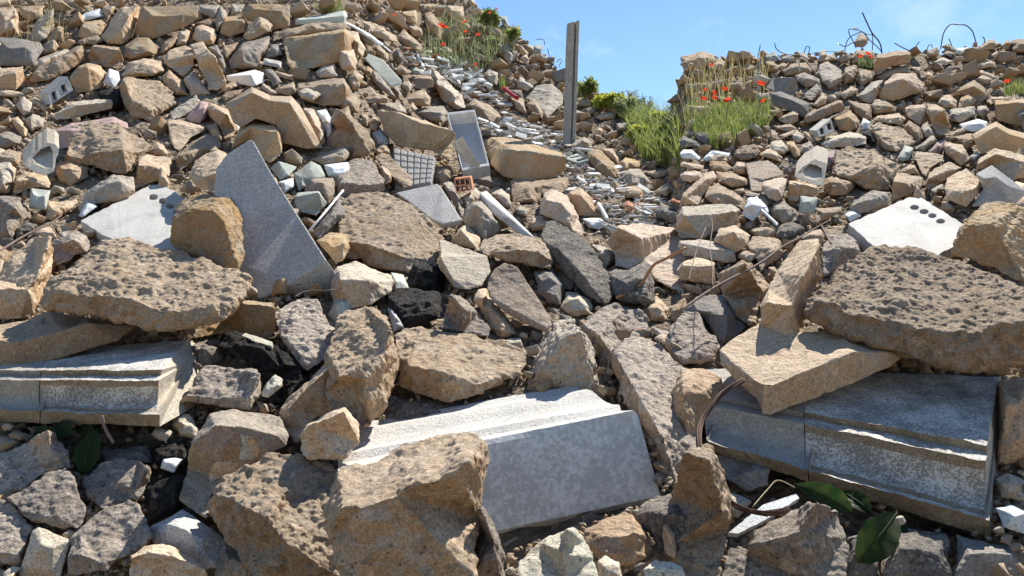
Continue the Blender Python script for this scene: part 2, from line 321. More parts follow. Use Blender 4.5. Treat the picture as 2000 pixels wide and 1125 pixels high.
# ------------------------------------------------------------------ the individual rocks
# material ; name ; outline ; ridge lines between faces ; options ; label (else composed from look and neighbours)
ROCKS = """
tan;concrete_chunk;-8,14 30,14 38,35 38,70 -8,76
brown;concrete_chunk;35,12 88,10 85,32 60,42 45,35
grey;concrete_slab;57,70 72,40 95,20 106,16 105,48 90,75 78,82 58,77;72,62 100,34;t=.5
tan;concrete_chunk;93,75 112,50 125,53 124,85 100,80
dgrey;concrete_slab;-8,73 35,74 80,83 86,95 65,130 -8,129;;t=.45 n=.4;wide dark grey slab leaning at the far left under dry stalks
tan;stone;78,105 88,85 104,72 116,92 106,103 80,107
pale;concrete_slab;62,128 75,115 130,96 140,100 80,133
tan;concrete_beam;58,158 66,138 148,92 162,90 168,118 158,126 95,158 62,162;66,143 150,96 161,101;;long tan beam end lying above the left hollow block
brown;boulder;172,106 181,87 234,93 242,118 232,136 205,131 173,120;181,92 233,99
ochre;boulder;243,90 266,72 290,73 309,90 307,107 255,117 240,112
ochre;concrete_chunk;150,72 162,42 200,39 211,50 196,70 165,78;160,50 205,48
bluewhite;stone;152,35 165,26 196,16 203,32 168,41 155,47
ochre;stone;160,10 188,10 184,26 170,28
tan;stone;200,10 230,10 212,38 201,28
tan;concrete_chunk;150,82 165,74 190,69 204,78 190,87 158,88
tan;boulder;197,72 215,45 236,13 275,10 272,32 256,75 240,88 208,84;236,62 252,30 270,14
ochre;concrete_slab;260,66 277,12 388,12 388,35 372,48 340,62 300,76 280,72;;t=.3 n=.5;broad orange-tan slab face at the top left of the pile
brown;stone;311,105 320,82 345,68 352,70 340,88 320,104
tan;stone;342,84 352,55 373,60 365,86 345,90
tan;boulder;376,77 381,53 394,48 418,56 425,72 415,88 390,86
brown;stone;380,45 410,36 418,46 418,55 385,54
grey;boulder;388,10 430,10 426,34 417,38 392,26
ochre;concrete_chunk;428,66 439,32 474,31 486,48 480,64 447,73;436,42 476,40
grey;stone;418,42 430,10 446,28 436,55 425,64
ochre;concrete_slab;486,8 568,8 567,52 532,60 500,50 472,28;;t=.3
tan;boulder;474,70 488,50 506,29 520,36 534,48 528,62 490,80 476,76;490,66 510,46;z=.02
grey;stone;452,8 480,8 470,26 452,30
greenish;concrete_slab;575,36 610,32 672,20 672,46 575,50;576,40 672,31
tan;concrete_slab;530,66 610,46 672,43 672,56 555,75 530,82
ochre;concrete_block;551,75 672,55 672,118 610,134 570,138 560,124;553,82 672,63;z=.01 e=8;large orange block with a straight top edge at the upper right of the left pile
grey;boulder;446,120 472,85 527,69 528,84 512,110 502,132 450,136
dgrey;stone;514,112 528,88 551,84 553,108 520,114
slate;concrete_block;511,126 515,113 552,120 550,134
brown;stone;432,104 438,90 466,82 458,98 442,114
tan;concrete_chunk;322,112 330,98 362,88 379,98 381,128 359,152 330,132 318,124;326,116 378,106
tan;concrete_slab;370,88 396,80 402,92 420,110 441,157 440,170 425,178 410,174 388,128 380,105;384,110 418,112/418,112 440,160;z=.02
dgrey;concrete_slab;405,92 424,88 436,110 442,134 438,148 422,110
grey;concrete_slab;358,155 375,138 394,162 412,184 373,188;;t=.4
brown;boulder;315,150 330,136 357,158 370,188 345,186 326,176
tan;boulder;236,150 248,122 283,114 317,120 322,138 300,150 265,152
agg;boulder;232,170 240,152 264,152 312,160 340,182 345,200 320,218 293,236 258,228 242,206;243,160 256,195 292,215 340,199;;pebbly grey boulder with a lit rough top right of the left hollow block
ochre;boulder;137,150 150,132 170,122 197,128 208,150 198,172 175,180 150,182 140,165;141,152 170,132 202,148
grey;stone;172,120 188,121 207,142 204,152 186,136
bluewhite;stone;202,162 213,133 232,140 235,156 224,174;;z=.02;bluish white crystal-like lump right of the left hollow block
black;asphalt_lump;186,180 210,171 236,176 240,206 226,214 200,196
pale;concrete_chunk;98,228 120,212 138,200 170,197 213,190 222,198 221,213 145,232 110,235;108,222 150,206 218,197
grey;stone;30,205 46,188 64,202 64,220 46,228
tan;stone;57,192 68,189 95,210 88,219 62,204
tan;concrete_chunk;-8,135 46,130 48,158 32,176 -8,174;-8,150 30,142 47,134
tan;stone;-8,174 15,175 54,185 52,191 -8,187
ochre;stone;22,232 35,227 56,254 52,268 42,268 30,250
grey;boulder;48,235 64,221 88,232 84,248 60,258
grey;stone;-8,262 18,256 43,268 40,280 15,290 -8,290
agg;stone;-8,296 20,292 42,300 40,322 10,330 -8,326
grey;boulder;-8,320 18,315 32,330 26,360 20,378 -8,380
mauve;concrete_slab;100,258 140,240 222,228 250,240 252,252 130,290 112,292;;t=.5
agg;boulder;128,310 130,280 140,248 172,237 232,240 246,254 293,280 300,290 270,305 262,330 250,342 222,340 180,325 140,322 128,318;132,300 165,308 180,312 196,294 240,292 268,298 298,291;z=.02;big pebbly boulder with lit top and ochre hollow front above the left holed slab
brown;boulder;108,335 115,320 138,310 174,326 172,348 138,363 116,356
tan;concrete_chunk;24,375 32,345 45,334 90,342 100,352 98,368 58,368 28,382;30,352 60,350 98,357
greenish;concrete_block;56,408 60,367 99,372 90,411;;t=.3 z=.02 n=.3;small pale square block at the far left below the broken clay block
tan;concrete_chunk;89,428 92,392 115,395 150,388 152,400 122,420 100,433
speck;boulder;-8,382 40,385 61,425 50,432 30,455 26,470 -8,462
soot;stone;28,440 52,430 75,440 62,455 32,470
tan;stone;62,456 88,443 106,446 112,466 98,470
ochre;tile;107,441 150,431 150,447 115,460;107,444 150,434;;small orange tile left of the left holed slab
speck;boulder;102,476 118,456 145,449 168,462 177,483 172,492 150,498 112,521 105,508;106,482 145,470 174,480
tan;concrete_beam;-8,545 20,500 66,461 98,461 104,490 106,512 95,540 66,613 60,615 40,625 -8,628;-8,560 55,565/55,565 72,545 98,461/55,565 64,612;z=.02;rough-topped square beam end at the far left edge
tan;concrete_slab;-8,634 50,625 95,608 170,622 266,638 230,664 130,696 30,721 -8,716;-8,664 18,668 48,666 120,648 170,632 264,640;z=.04 n=.5;thick tan plank-like slab under the left flat-topped boulder
grey;stone;42,655 52,632 85,618 108,628 135,640 98,650 50,660;;z=.06
agg;boulder;80,590 100,550 160,498 200,470 250,462 300,480 345,488 400,505 460,530 488,548 486,562 462,600 440,625 400,632 360,640 310,645 265,635 240,630 170,612 110,605 85,600;80,592 115,570 150,577 227,579 267,588 330,610 410,597 458,586 486,560;z=.13 n=1.2;big flat-topped pebbly boulder over the left cornice
ochre;boulder;335,470 340,430 345,400 380,382 420,380 458,382 474,440 477,505 468,530 430,520 395,503 365,492 340,482;346,425 385,410 415,412 440,440 455,500;z=.12 n=2.0;ochre boulder between the left holed slab and the blue-grey slab
slate;stone_slab;442,302 487,273 495,276 526,331 581,419 637,507 663,555! 640,575! 540,592! 505,585 470,584 432,500 424,425 418,376 422,330;505,585 560,556 637,507;t=.2 z=-.03 n=.2 e=45;long blue-grey stone slab leaning right of the left ochre boulder
ochre;boulder;360,650 437,620 458,588 490,586 536,590 541,648 527,662 480,654 445,648 380,662;458,592 536,600;z=.01
speck;boulder;535,612 580,582 620,581 634,618 655,646 640,700 600,725 585,712 545,655;538,640 560,665 590,695 640,690;z=.02;speckled grey boulder right of the black asphalt lump
black;asphalt_lump;429,678 445,651 480,652 533,672 557,683 586,715 595,742 565,775 545,730 506,723 478,702 435,690;;z=.01;long black asphalt lump with a white chip on it below the blue-grey slab
speck;boulder;362,770 400,715 418,712 458,722 502,720 512,735 508,775 488,800 440,793 395,790 350,785;362,776 430,778 488,776 506,730;z=.03
cream;stone;511,770 520,750 538,729 553,742 552,752 524,778 513,774;;z=.05;small cream chip on black soil right of the left cornice
tan;boulder;549,800 560,780 600,743 638,710 650,703 672,708 672,795 620,812 595,840 580,865 556,840;560,800 604,752 650,712;z=.02
tan;boulder;584,850 600,825 640,805 672,795 672,898 600,898 588,890;588,856 606,832 672,802;z=.11
agg;boulder;405,990 415,960 440,935 500,905 545,882 580,895 600,900 672,915 672,1135 500,1135 470,1090 440,1060 425,1030;415,965 470,985 520,1010 560,1060 580,1135;z=.05 n=1.3;largest pebbly boulder in the lower right of the left pile
slate;concrete_slab;290,1030 330,1010 357,993 437,1050 430,1110 400,1112 345,1080 300,1060
grey;boulder;428,1060 438,1052 470,1078 500,1112 500,1135 420,1135
tan;boulder;250,1112 255,1085 280,1068 320,1060 345,1070 400,1105 410,1135 250,1135;256,1092 290,1078 340,1086 400,1112;z=.04
speck;boulder;128,1085 140,1055 157,1035 190,1000 253,975 267,982 287,1015 295,1048 280,1068 256,1080 225,1100 210,1115 130,1125;130,1083 160,1082 200,1100 250,1082 290,1055;z=.02;speckled grey rock with a tan base at the bottom of the left pile
pale;concrete_block;38,1118 62,1035 75,1028 138,1055 118,1130 38,1130;;t=.4 n=.3;pale smooth square block at the bottom far left
speck;boulder;-8,975 15,982 40,1000 63,1032 42,1090 40,1102 -8,1102;-8,1078 40,1084
speck;boulder;12,972 48,955 95,920 130,912 142,930 157,970 168,1000 166,1018 152,1035 112,1030 55,1012 40,998;40,990 110,1010 164,1010;z=.02
speck;boulder;-8,890 15,882 50,865 93,838 118,853 138,893 138,915 125,912 92,920 45,955 -8,968;92,842 100,880 125,908
speck;boulder;160,950 165,935 184,918 200,905 235,895 270,897 296,915 294,940 270,978 255,975 203,998 177,975;262,960 284,912
black;stone;283,975 288,950 340,925 362,935 357,990 330,1008 295,1025
pale;stone;293,850 308,832 340,845 325,865
white;stone;312,915 320,895 335,892 358,898 340,925
pale;stone;335,830 345,812 370,808 392,842 385,860 352,850
tan;concrete_block;261,365 268,320 270,305 288,300 336,310 332,345 305,355 265,370;268,318 305,326 334,320
tan;stone;282,298 306,278 320,283 330,303 300,304
tan;tile;308,366 312,328 318,326 333,360 330,370;;t=.3 z=.02
grey;concrete_slab;152,405 170,375 220,340 262,345 264,372 235,392 190,398 160,425;;t=.4
pink;stone;194,402 208,382 235,369 248,379 215,400 197,406
bluewhite;tile;153,422 170,393 192,403 162,425;;z=.02
tan;concrete_chunk;326,240 330,232 400,244 400,256 375,268 352,298 338,290 330,265;328,242 398,252
tan;boulder;343,325 350,298 375,278 405,262 432,278 432,288 400,300 372,320 352,334;350,305 390,292 430,284
tan;boulder;370,340 382,315 420,285 442,300 453,338 432,369 410,376 378,360;372,340 400,345 430,335 450,328;z=.10
pale;concrete_slab;330,222 383,185 392,196 388,208 362,226 335,236;332,228 388,194
mauve;tile;362,230 392,197 408,200 402,232 390,242 370,238;;t=.4
tan;concrete_chunk;402,215 408,200 448,214 463,250 455,268 438,275 428,248;406,212 440,222 460,256
white;stone;455,243 461,238 469,250 460,259
brown;stone;400,246 424,240 433,275 418,272
ochre;boulder;452,290 460,262 480,238 496,231 535,240 552,262 550,300 528,318 515,312 488,274 470,280;458,275 490,248 540,258;z=.03;rounded tan-ochre boulder in front of the pentagon slab on the left
tan;concrete_slab;440,203! 492,170! 528,187! 570,188! 586,205! 625,278! 632,290! 600,292 552,280 540,245 500,232 470,250 455,240;452,212 493,181 527,197 566,201 574,214 612,284;t=.2 n=.25 z=.02 e=16;large tan pentagon slab with a pale sawn edge on the left pile
pink;concrete_slab;590,210 613,213 632,250 636,280 620,290 600,240
bluewhite;stone;617,216 637,213 650,235 653,266 638,270 628,240
tan;boulder;646,227 672,208 672,278 652,275
tan;stone;538,172 575,160 581,183 565,188 540,182
tan;concrete_block;580,162 672,153 672,206 625,208 600,198 582,186;582,170 672,163
pale;stone;582,180 597,171 630,184 612,199 588,192;;z=.03
pink;stone;508,172 514,163 546,184 530,186
white;concrete_stub;440,148 498,136 516,142 518,162 495,170 465,165 442,158;442,153 490,146 502,168;n=.2;round white-sided stub lying above the pentagon slab on the left
tan;stone;420,178 440,166 462,158 466,168 445,178 425,184
brown;stone;428,190 442,180 478,173 466,186 440,198
grey;stone;616,140 630,130 655,124 660,150 625,153
dgrey;stone;517,134 533,136 552,162 535,171 522,150
brown;stone;536,138 575,148 575,158 555,154 538,148
greenish;stone;527,328 543,314 581,326 565,345 546,352;543,316 552,346
greenish;boulder;573,340 590,328 607,314 626,323 637,345 600,365 583,375
pink;concrete_block;594,372 605,347 652,347 655,378 640,400 620,385
greenish;concrete_block;574,396 578,377 623,371 640,398 618,422 584,414;576,384 622,376 630,410
bluewhite;stone;632,322 672,316 672,350 640,345
grey;stone;607,310 645,294 672,286 672,315 632,325
bluewhite;tile;543,355 573,347 576,365 556,378;;;small bluish tile right of the blue-grey slab
dgrey;concrete_slab;610,455 662,392 672,420 622,468
ochre;boulder;618,470 645,456 672,457 672,510 656,518 632,485
greenish;concrete_block;640,615 662,570 672,568 672,632 655,632
grey;boulder;640,680 662,642 672,638 672,702 645,706
white;plank;672,40 723,66 752,88 740,90 690,56 668,46
tan;concrete_slab;695,35 735,48 775,72 778,84 750,80 710,60
ochre;boulder;779,34 786,22 814,18 816,48 798,46
tan;stone;787,50 803,45 824,56 826,71 808,72
tan;boulder;770,70 787,56 825,88 826,100 803,99 778,82
brown;boulder;828,26 841,22 866,52 862,78 832,62
tan;boulder;872,10 905,12 908,35 888,42 874,30
ochre;stone;812,8 858,8 840,24
tan;boulder;668,56 698,64 716,98 708,112 690,105 668,90
tan;boulder;664,85 692,98 698,120 694,136 672,138 664,130;;z=.02
tan;stone;728,92 740,88 760,106 760,118 748,118 731,102
pale;tile;697,64 710,63 735,84 728,92 712,84
white;plank;718,66 722,66 766,101 764,105
greenish;stone_block;711,116 718,104 748,116 785,157 783,166 762,170 738,145;712,117 740,145 783,160;z=.03 n=.15 e=8;pale greenish sawn block slanting down the upper left of the middle slope
grey;concrete_slab;723,148 729,136 740,144 775,192 758,186 735,166;;z=.03
tan;concrete_chunk;678,150 692,136 711,150 700,174 688,176
ochre;stone;708,138 718,128 730,138 722,155
tan;concrete_chunk;694,180 722,166 742,186 758,188 757,202 718,202 698,196;696,184 740,194 757,192
tan;boulder;664,175 692,182 705,202 700,222 686,222 664,210
tan;concrete_chunk;768,134 785,128 806,141 795,148 774,146
greenish;stone;798,134 804,130 828,138 826,146 808,146
brown;concrete_block;783,150 798,146 846,148 848,170 830,175 812,174 803,158;785,152 846,154
pale;stone;785,163 800,158 807,170 798,184 786,172
grey;stone;763,170 774,165 785,184 780,198
tan;boulder;785,192 814,178 830,177 842,192 840,208 808,208 790,203
tan;stone;794,213 806,199 817,213 798,223
pale;boulder;708,210 737,200 782,201 796,220 776,224 745,218
grey;boulder;800,222 830,210 867,206 875,221 868,240 843,236 820,228
pale;boulder;828,138 843,132 872,155 900,184 912,212 894,216 862,196 845,160;;n=1.5;long rough pale boulder sloping above the white drawer
tan;concrete_slab;913,203 926,192 958,205 982,227 980,237 958,240 930,222;914,206 940,212 980,233;;rounded tan slab just right above the white drawer
brown;stone;938,102 966,118 968,132 945,118
grey;concrete_slab;970,86 990,86 1008,114 995,128 978,105
grey;boulder;945,144 956,134 974,142 972,168 952,162
white;tile;882,152 894,152 908,170 900,173
bluewhite;tile;915,170 921,166 929,181 918,182
bluewhite;board;805,96 812,98 831,131 822,134;;;thin pale blue board standing among rubble left of the poppies
white;plank;854,93 858,92 900,126 897,129
redpatch;concrete_slab;735,215 750,213 820,232 888,254 892,262 890,300 884,318 868,308 840,295 800,289 775,287 758,270 742,240;736,218 760,220 820,238 888,259;t=.35 z=.05 e=9;long tan slab with a brick-red patch beside the white drawer
agg;boulder;664,212 700,240 720,255 731,285 722,300 690,308 664,312;672,222 700,262 725,290
tan;stone;705,222 720,219 718,248 708,245
tan;concrete_chunk;715,240 730,226 745,240 735,258 720,256
slate;concrete_slab;724,258 742,248 758,270 760,282 735,284
tan;concrete_slab;731,307 745,300 760,302 806,350 804,366 790,368 765,345 742,318;734,311 762,338 800,362;z=.03
agg;concrete_chunk;730,298 736,288 748,278 758,285 762,300 735,305
speck;boulder;664,330 680,318 694,310 726,312 738,334 750,350 750,373 700,386 664,390;664,355 700,360 748,358
tan;stone;737,326 748,317 768,338 764,358 752,362
agg;boulder;664,395 694,380 737,375 760,378 795,395 828,420 855,448 872,466 858,490 855,536 803,534 758,526 723,518 705,507 664,505;664,470 720,478 780,495 852,508;z=.01;largest pebbly boulder at the left of the middle slope below the waffle tile
slate;stone_slab;771,377 854,359 862,366 903,430 902,440! 865,447! 840,428 795,393;840,428 864,438 902,430;t=.35 z=.04 n=.15 e=8;flat slate-grey paving slab below the waffle tile
speck;concrete_slab;860,356 876,352 886,360 910,416 902,428 875,376
tan;boulder;847,340 851,326 878,322 888,338 884,350 862,357 849,350
pale;concrete_slab;897,385 931,366 941,384 918,404 910,409;;t=.4
grey;boulder;902,425 908,410 921,395 939,390 958,403 979,432 979,454 945,467 910,445;905,430 935,402 975,440;z=.01
tan;boulder;880,472 897,446 910,438 940,467 935,489 897,480;900,450 918,470 934,486;z=.02
pale;concrete_slab;856,468 868,468 952,502 960,530 942,558 912,567 886,562 856,520 860,490;857,500 884,545 912,562;t=.6 z=.03 n=.5 e=5;smooth pale slab standing below the grey boulders mid slope
agg;boulder;934,486 940,470 970,458 1010,458 1050,465 1076,490 1084,510 1077,526 1045,522 1000,510 945,498;936,486 1010,488 1050,492 1082,508;z=.06;lens-shaped pebbly boulder in the centre of the middle slope
slate;concrete_beam;936,376 950,372 1010,430 1048,467 1020,462 965,420 938,385;938,377 1005,432 1046,466;z=.05 n=.15 e=6;thin straight grey beam with a pale top edge pointing down right
pale;boulder;958,377 979,369 995,382 999,408 985,404
pale;boulder;664,520 694,511 734,526 760,534 769,550 766,568 725,596 680,605 664,608;664,545 720,547 766,552;z=.03
greenish;stone;763,532 788,536 800,565 795,578 765,582
cream;stone;788,544 816,536 808,556
ochre;boulder;950,275 958,268 1010,272 1060,288 1101,300 1106,330 1103,341 1072,348 1026,354 985,347 958,320 952,300;953,288 1000,293 1050,300 1103,306;z=.03;big block-shaped boulder with a sunlit top right of the white drawer
brown;boulder;996,352 1070,350 1110,346 1112,360 1100,378 1058,380 1048,398 1000,396
pink;boulder;1052,412 1061,378 1078,369 1107,382 1131,422 1144,467 1117,452 1080,427 1054,418;;z=.03;tall smooth pinkish rock leaning in the middle of the slope
brown;concrete_chunk;1109,386 1113,374 1133,366 1155,385 1170,417 1165,425 1131,422 1122,406;1113,378 1135,382 1166,420
ochre;boulder;1146,300 1160,290 1174,294 1200,318 1214,342 1210,350 1175,345 1156,322
greenish;stone_block;1104,307 1128,299 1150,312 1150,321 1128,325 1104,315;1104,310 1128,318 1150,314;n=.15;flat pale greenish slab with a sunlit top right of the block-shaped boulder
grey;boulder;1113,284 1140,267 1157,278 1158,290 1130,298
tan;boulder;1173,290 1197,290 1209,310 1207,322 1192,310
ochre;boulder;1209,318 1221,307 1252,314 1250,328 1232,330 1214,340
grey;boulder;1216,342 1229,329 1250,330 1272,358 1272,374 1256,364 1218,364
tan;boulder;1213,378 1226,364 1253,362 1257,378 1256,390 1222,386
dgrey;boulder;1278,414 1290,395 1333,418 1333,447 1282,420
ochre;boulder;1275,376 1304,355 1323,369 1302,385
tan;boulder;1256,334 1314,331 1317,342 1283,348 1266,342
terra;tile;1308,392 1315,386 1328,387 1330,404
terra;tile;1216,403 1227,391 1241,401 1232,418;;t=.3 z=.02;orange terracotta shard among white rubble on the right of the middle slope
white;board;1164,398 1171,394 1190,427 1182,430;;z=.02
bluewhite;stone;1136,427 1176,425 1188,441 1171,449 1150,446
pink;boulder;1184,473 1205,443 1232,438 1333,446 1333,570 1318,568 1277,545 1256,507 1227,526 1200,518 1198,490;1210,446 1250,466 1256,507;z=.02;large pinkish boulder with a dark left face behind the orange rod
soot;boulder;1056,462 1067,435 1082,430 1107,446 1149,475 1176,510 1197,553 1203,575 1184,596 1170,590 1135,566 1100,525 1077,497;1060,470 1090,485 1140,540 1185,590;z=.03;long sooty rock with pale specks lying diagonally mid slope
soot;boulder;1187,534 1205,526 1229,527 1259,507 1272,521 1278,560 1280,590 1260,600 1205,585;;z=.03;dark sooty notched rock beneath the orange rod
tan;concrete_chunk;1080,502 1088,503 1128,531 1130,540 1116,568 1100,565 1085,530;1092,520 1126,538
dgrey;concrete_chunk;1043,530 1060,525 1080,523 1105,560 1098,580 1095,598 1070,590 1050,570
grey;tile;1155,478 1171,479 1205,494 1197,513 1181,523 1165,495
pale;stone;1005,409 1016,402 1035,411 1029,425 1011,419
tan;boulder;1033,440 1040,422 1064,421 1080,430 1066,451 1040,451
speck;boulder;866,640 870,615 880,577 897,577 937,609 958,643 956,658 902,650;880,580 908,606 905,648;z=.03;small triangular rock with a sunlit left face below the pale slab
tan;boulder;926,587 934,566 950,563 953,580 990,620 1010,654 978,662 955,640 945,612
pink;concrete_slab;950,563 952,548 965,525 985,512 1010,520 1030,550 1050,585 1075,620 1077,638 1067,648 1030,635 990,612 960,585;955,572 1000,605 1065,640;t=.35 z=.03 n=.6;long pinkish-grey slab lying diagonally below the lens-shaped boulder
pale;boulder;1095,600 1107,572 1128,570 1152,585 1158,600 1155,614 1128,620 1105,612
agg;boulder;664,612 710,597 729,598 758,619 769,651 778,700 772,747 752,800 725,832 664,850;664,735 715,742 742,735 752,690 764,640;z=.04;tall pebbly boulder at the left edge above the white cornice
agg;boulder;771,655 786,639 822,639 900,651 922,648 967,668 1010,681 1028,690 1032,712 1005,742 985,742 940,770 918,778 890,785 868,785 830,774 780,757 774,710;773,690 800,715 870,728 930,750 945,748 985,730 1031,712;z=.0 n=.8;wide flat-topped tan boulder just above the white cornice
grey;boulder;1027,765 1032,730 1053,668 1080,628 1120,622 1133,648 1152,665 1165,700 1192,770 1190,785 1160,800 1030,800;1055,720 1095,664 1133,650 1160,740 1185,795;z=-.045 n=2.2;smooth grey pyramid-shaped rock behind the white cornice
pale;concrete_block;975,665 1018,659 1020,680 1000,682
red;boulder;1130,640 1147,622 1170,605 1197,592 1221,600 1256,606 1260,625 1268,640 1250,660 1210,670 1195,690 1195,740 1180,745 1162,680;1140,632 1170,655 1192,690;z=-.01;boulder with brick-red flecks right of the grey pyramid rock
speck;boulder;1196,698 1200,678 1218,660 1256,655 1290,668 1315,702 1333,722 1333,958 1300,945 1285,930 1262,850 1240,820 1215,780 1205,750;1205,700 1240,760 1290,850 1320,940;z=-.03 n=1.1;big speckled boulder standing at the right end of the white cornice
pink;stone;1277,660 1287,652 1302,657 1299,674;;z=.06
tan;boulder;1257,604 1281,578 1307,603 1304,630 1268,628
ochre;boulder;1308,600 1333,580 1333,630 1312,625
grey;boulder;1270,636 1309,650 1333,672 1333,720 1305,690
agg;boulder;664,912 690,910 728,908 776,876 830,862 878,849 923,850 947,857 955,884 945,958 937,1012 930,1135 664,1135;664,992 700,988 775,965 810,945 860,940 905,930 918,900 952,866;z=.16 n=.9;big flat-topped boulder in front of the white cornice
speck;boulder;925,1030 938,985 952,1008 974,1046 988,1092 988,1135 925,1135;938,990 965,1055 975,1135;z=.12
cream;boulder;1012,1118 1012,1095 1053,1060 1096,1036 1122,1030 1141,1057 1160,1090 1173,1135 1012,1135;1110,1034 1102,1080 1104,1135;z=.1;pointed cream rock at the bottom of the middle slope
pale;stone;1168,1097 1181,1085 1210,1099 1216,1135 1170,1135;;z=.08
brown;boulder;1140,1060 1140,1035 1187,1010 1221,1001 1235,1008 1275,1052 1272,1086 1235,1105 1185,1100
soot;concrete_block;1240,1008 1258,985 1292,970 1333,950 1333,1100 1300,1095 1280,1060
cream;stone;1257,1112 1275,1095 1306,1095 1328,1108 1330,1135 1257,1135;;z=.06
tan;stone;1275,988 1296,1006 1320,1038 1318,1092 1304,1088 1290,1030;;z=.02
grey;boulder;1029,192 1045,168 1080,163 1101,187 1099,205 1069,232 1059,227 1048,208;1040,200 1066,222 1098,196
grey;stone;1007,160 1016,150 1040,163 1043,171 1029,179 1011,171
tan;boulder;995,190 1021,192 1030,224 1012,216
tan;stone;1027,203 1043,192 1064,221 1060,235 1035,215
tan;boulder;1014,115 1027,104 1035,118 1030,128
greenish;stone;1040,104 1043,88 1061,88 1057,107
greenish;stone;974,30 990,32 995,56 982,50
tan;boulder;1160,229 1181,219 1205,221 1200,232 1173,235
grey;boulder;1203,240 1227,240 1221,254 1205,256
tan;stone;1157,264 1168,248 1181,253 1173,267
tan;boulder;1128,195 1140,188 1154,196 1150,210 1130,208
tan;boulder;1143,212 1158,206 1164,220 1150,226
grey;stone;998,100 1010,95 1014,110 1002,116
tan;stone;1035,125 1050,120 1056,132 1042,138
grey;stone;1000,56 1014,58 1020,70 1004,72
brown;concrete_slab;1335,112 1370,100 1397,106 1397,120 1375,134 1336,138
brown;concrete_slab;1383,133 1407,112 1421,125 1410,140
greenish;stone;1493,110 1511,99 1522,113 1516,122 1495,118
ochre;boulder;1494,120 1510,119 1523,133 1518,142 1496,140
dgrey;stone;1525,112 1542,106 1547,120 1528,121
ochre;boulder;1527,140 1545,125 1575,122 1588,140 1580,146 1535,148
tan;stone;1516,132 1528,123 1540,124 1530,142
tan;stone;1562,110 1568,100 1583,115 1578,121 1564,118
tan;boulder;1598,115 1600,101 1610,96 1616,107 1634,104 1638,118 1600,122
grey;boulder;1600,125 1618,118 1646,138 1646,160 1620,174 1606,160 1598,142;1602,150 1622,160 1646,148
dgrey;concrete_slab;1495,172 1510,152 1551,150 1560,168 1555,187 1522,184;1530,184 1551,152;t=.4 n=.4
dgrey;concrete_slab;1503,181 1525,178 1583,202 1580,222 1570,230 1540,216 1510,208;;t=.4 n=.3;flat dark grey slab right of the poppy clump
speck;boulder;1552,148 1570,141 1600,155 1602,164 1575,172 1556,160
grey;concrete_block;1568,184 1597,163 1606,177 1586,198 1572,192;1570,188 1602,172
tan;boulder;1586,206 1607,181 1617,192 1613,203 1594,211
tan;concrete_beam;1568,238 1573,224 1637,195 1645,197 1650,214 1600,234 1576,241;1573,228 1640,199;;long tan beam end lying above the right hollow block
tan;concrete_slab;1605,236 1648,215 1653,218 1612,240
tan;boulder;1519,232 1551,213 1559,219 1559,237 1543,245 1522,238;1520,233 1550,222 1558,224
ochre;boulder;1628,232 1645,222 1662,216 1680,238 1674,253 1660,258 1640,256
pale;concrete_chunk;1600,282 1618,268 1660,258 1688,262 1695,270 1693,282 1660,288 1615,290;1602,278 1650,266 1692,270
tan;stone;1566,256 1575,256 1597,275 1588,280
grey;boulder;1546,264 1557,253 1573,269 1562,280 1549,277
tan;tile;1509,246 1543,243 1557,252 1538,257 1515,252
tan;stone;1503,275 1505,252 1519,260 1520,275
tan;stone;1520,265 1554,253 1551,262 1527,273
pale;concrete_chunk;1500,295 1506,277 1527,273 1545,295 1530,302 1505,300
ochre;stone;1533,277 1549,275 1564,300 1563,306 1552,308 1540,292
grey;boulder;1560,300 1566,282 1582,276 1592,292 1580,300
agg;boulder;1431,305 1442,286 1479,281 1487,299 1471,310 1447,313;1434,300 1460,298 1484,296
tan;boulder;1483,304 1495,291 1511,290 1529,307 1527,318 1503,310
dgrey;concrete_slab;1351,256 1383,256 1399,275 1383,283 1362,275
dgrey;concrete_slab;1335,264 1370,280 1370,288 1335,287
white;board;1335,292 1352,292 1370,310 1367,313 1335,309;;z=.01;bright white board corner at the left edge below the poppy clump
bluewhite;board;1372,310 1389,293 1428,299 1425,306 1395,308 1380,316
tan;boulder;1382,313 1394,299 1420,302 1423,315 1386,319
ochre;boulder;1384,323 1389,314 1418,315 1431,329 1420,337 1389,334
tan;concrete_slab;1335,315 1375,323 1375,331 1351,331 1335,325
tan;concrete_slab;1335,380 1375,339 1394,333 1401,347 1375,377 1365,401 1335,401;1338,384 1378,350 1398,345
pink;stone;1335,335 1370,334 1372,347 1350,358 1335,352
tan;boulder;1375,385 1383,366 1402,357 1445,382 1458,395 1455,412 1431,402 1394,400
brown;boulder;1397,334 1437,339 1461,350 1463,363 1431,366 1402,358
pink;concrete_block;1455,318 1500,313 1517,323 1531,342 1490,355 1488,377 1466,375 1461,345;1461,346 1490,350 1530,342;n=.4 z=.01;pinkish flat-topped block with a step left of the right broken clay block
pink;concrete_block;1487,355 1527,346 1539,350 1528,387 1517,394 1500,387 1489,372;1489,360 1518,370 1537,353;z=.03 n=.5
tan;boulder;1429,334 1439,315 1455,318 1460,342 1445,340
tan;concrete_chunk;1534,385 1541,353 1551,352 1597,363 1600,380 1562,385 1558,393 1541,394;1540,358 1570,364 1598,370
greenish;concrete_block;1559,417 1563,382 1599,386 1590,419;;t=.3 z=.02 n=.3;small pale square block left of the right holed slab
tan;concrete_chunk;1592,407 1620,405 1647,403 1645,414 1610,430 1592,440
grey;boulder;1505,410 1511,397 1532,393 1557,414 1564,433 1548,432 1528,436 1509,425
soot;stone;1514,462 1522,440 1548,431 1575,446 1551,463 1530,470
grey;concrete_slab;1451,380 1458,375 1487,379 1508,395 1501,403 1479,390
white;plank;1480,408 1485,404 1522,438 1518,443;;z=.03 n=.1;short white bar slanting beside the white plastic bag
